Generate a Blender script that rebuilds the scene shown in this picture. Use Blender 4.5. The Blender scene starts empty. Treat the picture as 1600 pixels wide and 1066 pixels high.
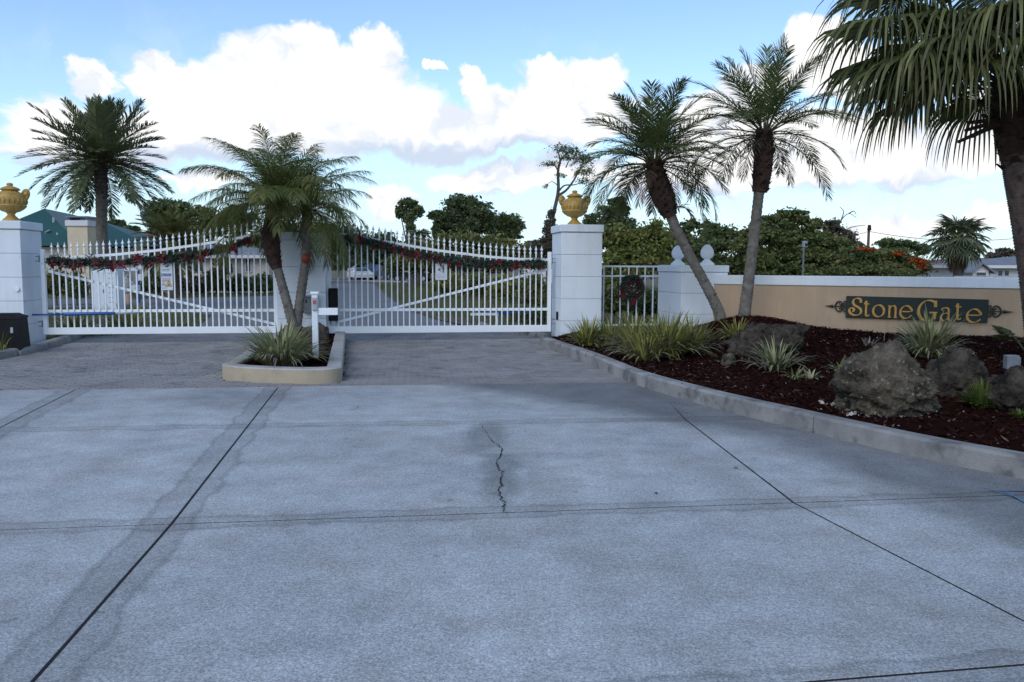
import bpy, math, random
import numpy as np
from mathutils import Vector, Matrix
random.seed(7); rng = np.random.default_rng(7)
SC = bpy.context.scene
COL = SC.collection
# ------------------------------------------------------------------ camera
FPX, HOR, W2, H2, EYE = 1290.0, 416.0, 800.0, 533.0, 1.6
pitch = math.atan((H2-HOR)/FPX); roll = 0.004
Fv = np.array([0, math.cos(pitch), -math.sin(pitch)])
U0 = np.cross([1., 0, 0], Fv)
Rv = np.array([1., 0, 0])*math.cos(roll)+U0*math.sin(roll)
Uv = np.cross(Rv, Fv)
CAM = np.array([0, 0, EYE])
cd = bpy.data.cameras.new('camera'); cam = bpy.data.objects.new('camera', cd); COL.objects.link(cam)
cd.sensor_width = 36; cd.lens = FPX/1600*36; cd.clip_end = 3000; cd.clip_start = .05
cam.matrix_world = Matrix(((Rv[0], Uv[0], -Fv[0], 0), (Rv[1], Uv[1], -Fv[1], 0), (Rv[2], Uv[2], -Fv[2], EYE), (0, 0, 0, 1)))
SC.camera = cam
def ray(x, y): return Fv+Rv*(x-W2)/FPX-Uv*(y-H2)/FPX
def P(x, y, z=0.): d = ray(x, y); return CAM+d*(z-EYE)/d[2]          # pixel -> point on a level plane
def Q(x, y, Y): d = ray(x, y); return CAM+d*Y/d[1]                   # pixel -> point at distance Y
def plane_hit(x, y, p0, n): d = ray(x, y); return CAM+d*(np.dot(np.array(p0)-CAM, n)/np.dot(d, n))
# ------------------------------------------------------------------ light
SUN_EL, SUN_AZ = 38., 205.       # azimuth clockwise from +Y
w = bpy.data.worlds.new('World'); SC.world = w; w.use_nodes = True
nt = w.node_tree; N = nt.nodes; L = nt.links
for n in list(N): N.remove(n)
def nd(t, **k):
    n = N.new(t)
    for a, b in k.items(): setattr(n, a, b)
    return n
def mth(op, a, b=None, clamp=False):
    n = nd('ShaderNodeMath', operation=op, use_clamp=clamp)
    for i, v in enumerate((a, b)):
        if v is None: continue
        if isinstance(v, (int, float)): n.inputs[i].default_value = v
        else: L.new(v, n.inputs[i])
    return n.outputs[0]
out = nd('ShaderNodeOutputWorld'); bg = nd('ShaderNodeBackground'); bg.inputs[1].default_value = 0.14
L.new(bg.outputs[0], out.inputs[0])
sky = nd('ShaderNodeTexSky', sky_type='NISHITA', sun_disc=False)
sky.sun_elevation = math.radians(SUN_EL); sky.sun_rotation = math.radians(SUN_AZ); sky.altitude = 0; sky.air_density = 1.0; sky.dust_density = 0.05; sky.ozone_density = 3.2
tc = nd('ShaderNodeTexCoord'); sp = nd('ShaderNodeSeparateXYZ'); L.new(tc.outputs['Generated'], sp.inputs[0])
az = mth('ARCTAN2', sp.outputs[0], sp.outputs[1]); az = mth('MULTIPLY', az, 180/math.pi)
el = mth('MULTIPLY', mth('ARCSINE', sp.outputs[2]), 180/math.pi)
azr = mth('SUBTRACT', mth('PINGPONG', mth('ADD', az, 36.), 72.), 36.)      # the same kind of clouds go on all round
cv = nd('ShaderNodeCombineXYZ'); L.new(azr, cv.inputs[0]); L.new(el, cv.inputs[1])
def noise(vec, scale, det, rough=.55, off=0):
    n = nd('ShaderNodeTexNoise', noise_dimensions='3D'); n.inputs['Scale'].default_value = scale; n.inputs['Detail'].default_value = det; n.inputs['Roughness'].default_value = rough
    if off:
        a = nd('ShaderNodeVectorMath', operation='ADD'); L.new(vec, a.inputs[0]); a.inputs[1].default_value = (off, off*.7, off*1.3); vec = a.outputs[0]
    L.new(vec, n.inputs['Vector']); return n
def warp(vec, scale, amt, det, off):
    n = noise(vec, scale, det, .6, off)
    s = nd('ShaderNodeVectorMath', operation='SUBTRACT'); L.new(n.outputs['Color'], s.inputs[0]); s.inputs[1].default_value = (.5, .5, .5)
    m = nd('ShaderNodeVectorMath', operation='MULTIPLY'); L.new(s.outputs[0], m.inputs[0]); m.inputs[1].default_value = (amt, amt*.8, 0)
    a = nd('ShaderNodeVectorMath', operation='ADD'); L.new(vec, a.inputs[0]); L.new(m.outputs[0], a.inputs[1]); return a.outputs[0]
cw = warp(warp(cv.outputs[0], .22, 3.4, 2, 3.1), .9, 2.0, 5, 11.7)
def px_dir(x, y):
    d = ray(x, y); d = d/np.linalg.norm(d); return math.degrees(math.atan2(d[0], d[1])), math.degrees(math.asin(d[2]))
CL = [(90, 215, 75, 62), (150, 125, 36, 30), (240, 125, 52, 50), (330, 165, 110, 70), (420, 112, 90, 66), (475, 70, 58, 36), (592, 66, 42, 34), (550, 130, 95, 62),
      (480, 195, 150, 60), (300, 215, 170, 50), (150, 250, 150, 26), (618, 185, 85, 56), (700, 210, 120, 44), (735, 132, 24, 20), (770, 165, 50, 34), (860, 118, 50, 34), (935, 122, 62, 36),
      (870, 180, 150, 46), (790, 215, 150, 26), (680, 106, 22, 9), (775, 280, 100, 26), (610, 312, 46, 26), (900, 262, 80, 26), (1280, 60, 70, 44), (1330, 110, 130, 50), (1180, 130, 60, 40),
      (1120, 190, 90, 60), (1090, 260, 110, 44), (1280, 235, 200, 66), (1450, 240, 150, 62), (1560, 200, 90, 80), (1020, 285, 70, 30), (1400, 352, 150, 20), (1560, 345, 70, 20), (330, 292, 70, 16)]
def blobset(lst, grow=1.0):
    cur = None
    for (cx, cy, rx, ry) in lst:
        a, e = px_dir(cx, cy); a1, _ = px_dir(cx+rx, cy); _, e1 = px_dir(cx, cy-ry)
        sx, sy = 1/max(.2, (a1-a)*grow), 1/max(.2, (e1-e)*grow)
        mp = nd('ShaderNodeVectorMath', operation='MULTIPLY_ADD'); L.new(cw, mp.inputs[0]); mp.inputs[1].default_value = (sx, sy, 0); mp.inputs[2].default_value = (-a*sx, -e*sy, 0)
        ln = nd('ShaderNodeVectorMath', operation='LENGTH'); L.new(mp.outputs[0], ln.inputs[0])
        v = mth('SUBTRACT', 1., ln.outputs['Value'])
        cur = v if cur is None else mth('SMOOTH_MAX', cur, v) if False else mth('MAXIMUM', cur, v)
    return cur
def sstep(v, a, b):
    n = nd('ShaderNodeMapRange', interpolation_type='SMOOTHSTEP'); L.new(v, n.inputs[0]); n.inputs[1].default_value = a; n.inputs[2].default_value = b; return n.outputs[0]
body = blobset(CL)
mask = sstep(body, -.12, .24)
wisp = sstep(noise(cw, .16, 4, .62, 21.).outputs[0], .52, .80)
hz = sstep(el, 20., 4.)
mask = mth('MAXIMUM', mask, mth('MULTIPLY', wisp, mth('MULTIPLY', hz, .42)))
hi = mth('MULTIPLY', sstep(noise(cv.outputs[0], .05, 4, .6, 40.).outputs[0], .56, .72), sstep(el, 26., 38.))
mask = mth('MAXIMUM', mask, mth('MULTIPLY', hi, .7))
# grey-blue cloud bases, white sunlit tops
bases = blobset([(150, 268, 170, 14), (420, 258, 200, 16), (640, 238, 120, 16), (800, 245, 170, 18), (1100, 305, 150, 13), (1300, 303, 250, 14), (1480, 300, 140, 12), (830, 312, 160, 11)], 1.25)
shade = mth('MULTIPLY', sstep(body, -.25, .9), 1.0)
gn = noise(cw, .33, 3, .6, 5.).outputs[0]
base_f = mth('MULTIPLY', sstep(bases, -.5, .5), .95)
base_f = mth('MAXIMUM', base_f, mth('MULTIPLY', sstep(gn, .47, .70), .6), True)
cc = nd('ShaderNodeMix', data_type='RGBA'); L.new(base_f, cc.inputs['Factor']); cc.inputs['A'].default_value = (5.5, 5.46, 5.42, 1); cc.inputs['B'].default_value = (3.1, 3.6, 4.45, 1)
mx = nd('ShaderNodeMix', data_type='RGBA'); L.new(mask, mx.inputs['Factor']); 
hzm = nd('ShaderNodeMix', data_type='RGBA'); L.new(mth('MULTIPLY', sstep(el, 15., -2.), .85), hzm.inputs['Factor']); L.new(sky.outputs[0], hzm.inputs['A']); hzm.inputs['B'].default_value = (2.75, 4.0, 5.0, 1)   # pale humid air low over the horizon
L.new(hzm.outputs['Result'], mx.inputs['A']); L.new(cc.outputs['Result'], mx.inputs['B'])
L.new(mx.outputs['Result'], bg.inputs[0])
sd = bpy.data.lights.new('sun', 'SUN'); sd.energy = 1.1; sd.angle = math.radians(40); sd.color = (1, .97, .93)
so = bpy.data.objects.new('sun', sd); COL.objects.link(so)
a_, e_ = math.radians(SUN_AZ), math.radians(SUN_EL)
so.rotation_euler = (-Vector((math.sin(a_)*math.cos(e_), math.cos(a_)*math.cos(e_), math.sin(e_)))).to_track_quat('-Z', 'Y').to_euler(); so.location = (0, -10, 30)
SC.view_settings.view_transform = 'Standard'; SC.view_settings.look = 'None'; SC.view_settings.gamma = 1; SC.view_settings.exposure = 0.55
SC.render.resolution_x = 1024; SC.render.resolution_y = 682
# ------------------------------------------------------------------ materials
def pm(name, c1, c2=None, scale=4., rough=.7, bump=0., bscale=40., lo=.35, hi=.65, spec=.5, island=0., trans=0., c3=None, s3=60., lo3=.62, hi3=.7, metal=0., det=6, bd=.02, streak=0.):
    m = bpy.data.materials.new(name); m.use_nodes = True
    t = m.node_tree; n = t.nodes; l = t.links; b = n['Principled BSDF']
    b.inputs['Roughness'].default_value = rough; b.inputs['Specular IOR Level'].default_value = spec; b.inputs['Metallic'].default_value = metal
    g = n.new('ShaderNodeNewGeometry'); pos = g.outputs['Position']
    def nz(s, d=det, r=.6):
        x = n.new('ShaderNodeTexNoise'); x.inputs['Scale'].default_value = s; x.inputs['Detail'].default_value = d; x.inputs['Roughness'].default_value = r; l.new(pos, x.inputs['Vector']); return x.outputs[0]
    def rg(v, a, c):
        x = n.new('ShaderNodeMapRange'); l.new(v, x.inputs[0]); x.inputs[1].default_value = a; x.inputs[2].default_value = c; return x.outputs[0]
    def mix(f, A, B, mode='MIX'):
        x = n.new('ShaderNodeMix'); x.data_type = 'RGBA'; x.blend_type = mode
        if isinstance(f, float): x.inputs['Factor'].default_value = f
        else: l.new(f, x.inputs['Factor'])
        for k, v in (('A', A), ('B', B)):
            if isinstance(v, tuple): x.inputs[k].default_value = (*v, 1)
            else: l.new(v, x.inputs[k])
        return x.outputs['Result']
    col = c1
    if c2: col = mix(rg(nz(scale), lo, hi), c1, c2)
    if c3: col = mix(rg(nz(s3, 3), lo3, hi3), col, c3)
    if streak:      # rain streaks and mildew
        vm = n.new('ShaderNodeVectorMath'); vm.operation = 'MULTIPLY'; l.new(pos, vm.inputs[0]); vm.inputs[1].default_value = (7., 7., .55)
        x = n.new('ShaderNodeTexNoise'); x.inputs['Scale'].default_value = 1.; x.inputs['Detail'].default_value = 6; x.inputs['Roughness'].default_value = .7; l.new(vm.outputs[0], x.inputs['Vector'])
        col = mix(rg(x.outputs[0], .48, .76), col, tuple(streak*c for c in c1))
        col = mix(rg(nz(1.1, 7, .7), .56, .74), col, tuple(.5*(1+streak)*c*k for c, k in zip(c1, (1., .99, .93))))
    if island:
        hv = n.new('ShaderNodeHueSaturation'); x = rg(g.outputs['Random Per Island'], 0, 1)
        mm = n.new('ShaderNodeMapRange'); l.new(g.outputs['Random Per Island'], mm.inputs[0]); mm.inputs[3].default_value = 1-island; mm.inputs[4].default_value = 1+island
        l.new(mm.outputs[0], hv.inputs['Value'])
        if isinstance(col, tuple): hv.inputs['Color'].default_value = (*col, 1)
        else: l.new(col, hv.inputs['Color'])
        col = hv.outputs[0]
    if isinstance(col, tuple): b.inputs['Base Color'].default_value = (*col, 1)
    else: l.new(col, b.inputs['Base Color'])
    if bump:
        bp = n.new('ShaderNodeBump'); bp.inputs['Strength'].default_value = bump; bp.inputs['Distance'].default_value = bd; l.new(nz(bscale, 8), bp.inputs['Height']); l.new(bp.outputs[0], b.inputs['Normal'])
    if trans:
        tr = n.new('ShaderNodeBsdfTranslucent'); ms = n.new('ShaderNodeMixShader'); ms.inputs[0].default_value = trans
        if isinstance(col, tuple): tr.inputs[0].default_value = (*col, 1)
        else: l.new(col, tr.inputs[0])
        l.new(b.outputs[0], ms.inputs[1]); l.new(tr.outputs[0], ms.inputs[2]); l.new(ms.outputs[0], n['Material Output'].inputs[0])
    m['_'] = 1
    return m
M = {}
M['white'] = pm('white_paint', (.79, .82, .84), (.74, .77, .79), 3, .55, .05, 120)
M['stucco'] = pm('white_stucco', (.73, .775, .81), (.67, .715, .75), 1.6, .8, .25, 160, c3=(.50, .52, .53), s3=4., lo3=.66, hi3=.9, streak=.86)
M['groove'] = pm('groove_grey', (.42, .43, .45), rough=.9)  # plain grey core showing in the grooves between stucco courses
M['tan'] = pm('tan_stucco', (.50, .36, .235), (.43, .31, .205), 1.3, .85, .4, 110, streak=.80)
M['cream'] = pm('cream_stucco', (.42, .345, .24), (.35, .29, .21), 3, .8, .2, 90, c3=(.33, .27, .2), s3=9)
M['cream_top'] = pm('cream_top', (.42, .40, .37), (.33, .32, .30), 4, .85, .2, 90)
M['gold'] = pm('gold_paint', (.46, .285, .06), (.33, .195, .045), 9, .5, .25, 60, c3=(.22, .13, .03), s3=14, lo3=.55, hi3=.75)
M['goldleaf'] = pm('gold_leaf', (.62, .33, .06), (.45, .22, .04), 20, .45)
M['signgreen'] = pm('sign_green', (.004, .013, .010), (.007, .018, .014), 6, .6, .1, 60)
M['iron'] = pm('wrought_iron', (.012, .012, .013), (.03, .025, .02), 20, .6, .2, 90)
M['black'] = pm('black_plastic', (.004, .0045, .006), (.007, .008, .010), 5, .6, .1, 40, spec=.2)
M['blue'] = pm('blue_paint', (.012, .09, .33), (.01, .06, .22), 9, .4)
M['grey'] = pm('grey_metal', (.22, .24, .26), (.16, .17, .19), 12, .45, metal=.3)
M['lgrey'] = pm('pale_grey_plastic', (.36, .38, .40), (.30, .32, .34), 8, .6)
M['mulch'] = pm('mulch_soil', (.016, .007, .0055), (.027, .010, .008), 3., 1., 1., 45, c3=(.009, .004, .003), s3=24, spec=.0)
M['chip'] = pm('mulch_chip', (.040, .0175, .0145), (.015, .0075, .0065), 9, 1., island=.7, spec=.0)
M['redchip'] = pm('red_mulch', (.085, .013, .009), (.05, .01, .007), 9, 1., island=.5, spec=.0)
M['rock'] = pm('limestone_rock', (.034, .029, .023), (.19, .16, .12), 5., .95, 1., 26, c3=(.38, .33, .26), s3=20, lo3=.62, hi3=.72, det=12, spec=.1, bd=.07)
M['rock2'] = pm('dark_rock', (.020, .018, .016), (.11, .092, .073), 6., .95, 1., 26, c3=(.16, .12, .09), s3=22, lo3=.66, hi3=.76, det=12, spec=.1, bd=.07)
M['fadedchip'] = pm('faded_mulch', (.13, .085, .062), (.075, .045, .035), 9, 1., island=.5, spec=.0)
M['shell'] = pm('shell_bits', (.45, .41, .36), (.3, .26, .22), 20, .8, island=.4)
M['kerb'] = pm('kerb_concrete', (.33, .32, .30), (.18, .175, .17), 1.8, .9, .5, 60, c3=(.055, .055, .055), s3=4, lo3=.54, hi3=.75)
M['asphalt'] = pm('road_surface', (.115, .118, .125), (.15, .152, .158), .5, .9, .3, 90)
M['pavebase'] = pm('joint_sand', (.014, .013, .012), (.008, .008, .008), 5, 1.)
M['paver'] = pm('paver_concrete', (.27, .258, .245), (.20, .195, .19), .8, .88, .4, 110, island=.14, c3=(.11, .105, .10), s3=1.9, lo3=.55, hi3=.75)
M['paverred'] = pm('paver_reddish', (.27, .235, .215), (.20, .175, .165), 2, .88, .4, 110, island=.14)
M['grass'] = pm('lawn', (.07, .085, .03), (.115, .10, .05), .6, .95, .8, 30, c3=(.05, .075, .022), s3=3, lo3=.5, hi3=.65)
M['dirt'] = pm('dry_ground', (.13, .10, .065), (.085, .08, .045), .9, .95, .8, 20)
M['blade'] = pm('grass_blade', (.075, .10, .032), (.13, .12, .05), 2, .8, island=.4, trans=.25)
M['frond'] = pm('palm_frond', (.085, .12, .034), (.14, .165, .05), 2., .6, island=.4, trans=.42)
M['frond_d'] = pm('date_palm_frond', (.105, .14, .066), (.17, .185, .08), 1.2, .6, island=.35, trans=.22)
M['frond_y'] = pm('island_palm_frond', (.115, .15, .034), (.19, .20, .055), 2., .55, island=.4, trans=.45)
M['fan'] = pm('fan_leaf', (.10, .115, .036), (.165, .165, .06), 1.6, .55, island=.5, trans=.42, c3=(.21, .18, .08), s3=5, lo3=.62, hi3=.75)
M['sabal'] = pm('sabal_leaf', (.085, .115, .05), (.13, .15, .07), 1.5, .55, island=.35, trans=.2)
M['deadleaf'] = pm('dead_frond', (.14, .10, .065), (.09, .065, .045), 2, .9, island=.4, trans=.2)
M['rachis'] = pm('frond_stalk', (.085, .095, .03), (.11, .085, .04), 5, .6)
M['ptrunk'] = pm('palm_trunk', (.11, .095, .078), (.19, .175, .155), 7, .95, .8, 40, c3=(.05, .042, .035), s3=11, lo3=.55, hi3=.7)
M['ptrunkd'] = pm('dark_palm_trunk', (.075, .050, .042), (.135, .098, .082), 5, .95, .8, 40, c3=(.03, .022, .018), s3=14, lo3=.5, hi3=.7)
M['boots'] = pm('fibrous_boots', (.030, .016, .011), (.058, .030, .020), 8, .95, .6, 50, island=.5)
M['bark'] = pm('bark', (.06, .048, .04), (.10, .085, .075), 4, .95, .8, 30)
M['flax'] = pm('strap_leaf', (.17, .195, .045), (.30, .275, .075), 4, .6, island=.45, trans=.25)
M['flaxpale'] = pm('striped_leaf', (.30, .30, .16), (.18, .21, .075), 6, .6, island=.45, trans=.25)
M['drygrass'] = pm('withered_leaf', (.24, .20, .16), (.15, .12, .10), 6, .9, island=.4)
M['fern'] = pm('fern_leaf', (.13, .17, .03), (.09, .13, .02), 6, .7, island=.3, trans=.3)
for k, a, b in (('leaf1', (.062, .090, .034), (.105, .13, .048)), ('leaf2', (.085, .10, .030), (.13, .125, .040)), ('leaf3', (.052, .076, .032), (.088, .108, .044)), ('leaf4', (.115, .135, .034), (.18, .175, .05)), ('leaf5', (.08, .075, .05), (.10, .085, .062)), ('leaf6', (.065, .095, .030), (.125, .125, .038))):
    M[k] = pm('foliage_'+k[-1], tuple(x*1.4 for x in a), tuple(x*1.4 for x in b), .45, .7, island=.5, trans=.35)
M['orange'] = pm('orange_flower', (.42, .085, .012), (.30, .06, .012), 3, .7, island=.4, trans=.2)
M['xgreen'] = pm('garland_needle', (.014, .040, .026), (.03, .065, .042), 10, .7, island=.45)
M['xred'] = pm('red_ribbon', (.11, .006, .009), (.06, .004, .006), 12, .55, island=.35)
M['frost'] = pm('frosted_tip', (.42, .42, .42), rough=.7)
M['roofgreen'] = pm('green_roof', (.009, .058, .052), (.012, .07, .062), .8, .5, .1, 8)
M['roofgrey'] = pm('grey_roof', (.15, .16, .18), (.20, .21, .23), 1.5, .8, .3, 12)
M['roofdark'] = pm('dark_roof', (.045, .055, .06), (.065, .072, .078), 1.5, .85, .3, 12)
M['roofred'] = pm('brown_roof', (.16, .085, .065), (.12, .07, .055), 1.5, .85, .3, 12)
M['beige'] = pm('beige_wall', (.55, .49, .43), (.50, .44, .385), 1, .85, .1, 60)
M['housewhite'] = pm('house_white', (.62, .61, .60), (.56, .55, .55), 1, .8)
M['chimney'] = pm('chimney_cream', (.60, .50, .34), (.52, .43, .30), 1.5, .85, .2, 60)
M['glass'] = pm('window_glass', (.03, .04, .05), rough=.12, spec=.8)
M['rubber'] = pm('tyre_rubber', (.012, .012, .012), rough=.9)
M['carwhite'] = pm('car_white', (.5, .5, .5), rough=.25)
M['carblue'] = pm('car_blue', (.02, .05, .12), rough=.25)
M['carblack'] = pm('car_black', (.012, .013, .015), rough=.25)
M['lamp'] = pm('headlamp', (.6, .6, .6), rough=.15)
M['pink'] = pm('pinkish_stone', (.42, .26, .22), (.35, .22, .19), 6, .8)
M['signwhite'] = pm('sign_white', (.62, .66, .70), (.56, .60, .65), 8, .5)
M['signblue'] = pm('sign_blue', (.01, .05, .22), rough=.5)
M['ink'] = pm('sign_ink', (.09, .10, .13), rough=.6)
M['inkred'] = pm('sign_red_ink', (.35, .08, .09), rough=.6)
M['yellow'] = pm('sign_yellow', (.62, .45, .03), rough=.5)
M['wood'] = pm('pole_wood', (.10, .08, .065), (.07, .055, .045), 6, .9)
M['orangetag'] = pm('orange_fruit', (.26, .05, .015), (.16, .035, .012), 12, .7, .6, 40)
M['bluepaint'] = pm('blue_marking', (.06, .19, .33), (.12, .2, .27), 30, .9)
M['stain'] = pm('crack_dirt', (.018, .018, .02), rough=1.)
# driveway concrete: mottled, speckled, grime along the joints and the kerb
def concrete():
    m = bpy.data.materials.new('driveway_concrete'); m.use_nodes = True; t = m.node_tree; n = t.nodes; l = t.links; b = n['Principled BSDF']; b.inputs['Roughness'].default_value = .85; b.inputs['Specular IOR Level'].default_value = .35
    g = n.new('ShaderNodeNewGeometry'); pos = g.outputs['Position']
    def nz(s, d, r=.6):
        x = n.new('ShaderNodeTexNoise'); x.inputs['Scale'].default_value = s; x.inputs['Detail'].default_value = d; x.inputs['Roughness'].default_value = r; l.new(pos, x.inputs['Vector']); return x.outputs[0]
    def rg(v, a, c, lo=0., hi=1.):
        x = n.new('ShaderNodeMapRange'); l.new(v, x.inputs[0])
        for i, q in enumerate((a, c, lo, hi)): x.inputs[i+1].default_value = q
        return x.outputs[0]
    def mt(op, a, b_=None):
        x = n.new('ShaderNodeMath'); x.operation = op
        for i, v in enumerate((a, b_)):
            if v is None: continue
            if isinstance(v, (int, float)): x.inputs[i].default_value = v
            else: l.new(v, x.inputs[i])
        return x.outputs[0]
    s = n.new('ShaderNodeSeparateXYZ'); l.new(pos, s.inputs[0])
    def dline(p, q, signed=False):
        dx, dy = q[0]-p[0], q[1]-p[1]; k = math.hypot(dx, dy); nx, ny = -dy/k, dx/k
        v = mt('SUBTRACT', mt('ADD', mt('MULTIPLY', s.outputs[0], nx), mt('MULTIPLY', s.outputs[1], ny)), nx*p[0]+ny*p[1])
        return v if signed else mt('ABSOLUTE', v)
    wob = mt('MULTIPLY', mt('SUBTRACT', nz(2.2, 5), .5), .26)
    val = rg(nz(.45, 7, .66), .32, .68, .78, 1.20)
    val = mt('MULTIPLY', val, rg(nz(2.6, 9, .74), .36, .66, 1.14, .82))
    val = mt('MULTIPLY', val, rg(nz(85., 3, .62), .36, .66, .64, 1.34))
    val = mt('MULTIPLY', val, rg(nz(33., 2, .6), .38, .64, .88, 1.12))
    for p, q, wd, dk in (((-3.08, 10.78), (-1.84, 3.04), .15, .84), ((-6.51, 4.46), (1.93, 5.52), .11, .86), ((-4.96, 7.88), (1.83, 8.6), .10, .86), ((-5.6, 10.5), (-4.3, 4.9), .16, .82), ((1.15, 3.07), (2.09, 3.22), .10, .84)):
        d = mt('ADD', dline(p, q), wob)
        val = mt('MULTIPLY', val, mt('ADD', mt('MULTIPLY', rg(d, wd-.05, wd+.05), 1-dk), dk))
        e = mt('ABSOLUTE', mt('SUBTRACT', d, wd)); val = mt('MULTIPLY', val, rg(e, 0., .035, .74, 1.))
    val = mt('MULTIPLY', val, rg(nz(.9, 8, .7), .54, .66, 1., .80))                      # blotchy stains
    val = mt('MULTIPLY', val, rg(nz(5.5, 3, .5), .69, .74, 1., .72))                     # oil drips
    lane = mt('ADD', mt('MULTIPLY', s.outputs[0], .988), mt('MULTIPLY', s.outputs[1], .151))
    for cx in (-3.6, -2.25, 1.1, 2.5):                                                   # tyre worn tracks
        d = mt('ADD', mt('ABSOLUTE', mt('SUBTRACT', lane, cx)), mt('MULTIPLY', wob, 1.2)); val = mt('MULTIPLY', val, rg(d, .05, .30, .93, 1.))
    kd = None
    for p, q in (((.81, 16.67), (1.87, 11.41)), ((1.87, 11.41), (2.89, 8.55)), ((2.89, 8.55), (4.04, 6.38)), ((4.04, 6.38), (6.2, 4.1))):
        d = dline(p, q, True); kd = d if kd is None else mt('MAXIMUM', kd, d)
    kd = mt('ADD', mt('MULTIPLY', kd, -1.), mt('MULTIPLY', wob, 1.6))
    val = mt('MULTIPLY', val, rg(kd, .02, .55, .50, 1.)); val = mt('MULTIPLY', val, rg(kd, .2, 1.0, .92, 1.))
    pe = mt('ADD', dline((-6.51, 10.41), (1.7, 11.4)), mt('MULTIPLY', wob, 2.5)); val = mt('MULTIPLY', val, rg(pe, .1, 1.5, .90, 1.))
    # crack halo and tyre-dark patch by the island
    for (cx, cy, rx, ry, dk) in ((-.25, 7.6, .24, .8, .62), (-.10, 6.6, .20, .5, .66), (-.08, 5.9, .18, .55, .68), (.35, 6.9, .7, .16, .88), (-3.3, 9.8, .9, .8, .78), (1.7, 9.6, .5, 1.2, .85)):
        vx = mt('DIVIDE', mt('SUBTRACT', s.outputs[0], cx), rx); vy = mt('DIVIDE', mt('SUBTRACT', s.outputs[1], cy), ry)
        d = mt('ADD', mt('SQRT', mt('ADD', mt('MULTIPLY', vx, vx), mt('MULTIPLY', vy, vy))), mt('MULTIPLY', wob, 3.)); val = mt('MULTIPLY', val, rg(d, .5, 1.1, dk, 1.))
    c = n.new('ShaderNodeMix'); c.data_type = 'RGBA'; l.new(rg(nz(1.3, 5), .4, .65), c.inputs['Factor']); c.inputs['A'].default_value = (.41, .43, .435, 1); c.inputs['B'].default_value = (.42, .42, .41, 1)
    h = n.new('ShaderNodeHueSaturation'); l.new(c.outputs['Result'], h.inputs['Color']); l.new(val, h.inputs['Value']); l.new(h.outputs[0], b.inputs['Base Color'])
    bp = n.new('ShaderNodeBump'); bp.inputs['Strength'].default_value = .5; bp.inputs['Distance'].default_value = .006; l.new(nz(110., 4, .7), bp.inputs['Height']); l.new(bp.outputs[0], b.inputs['Normal'])
    return m
M['concrete'] = concrete()
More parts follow.
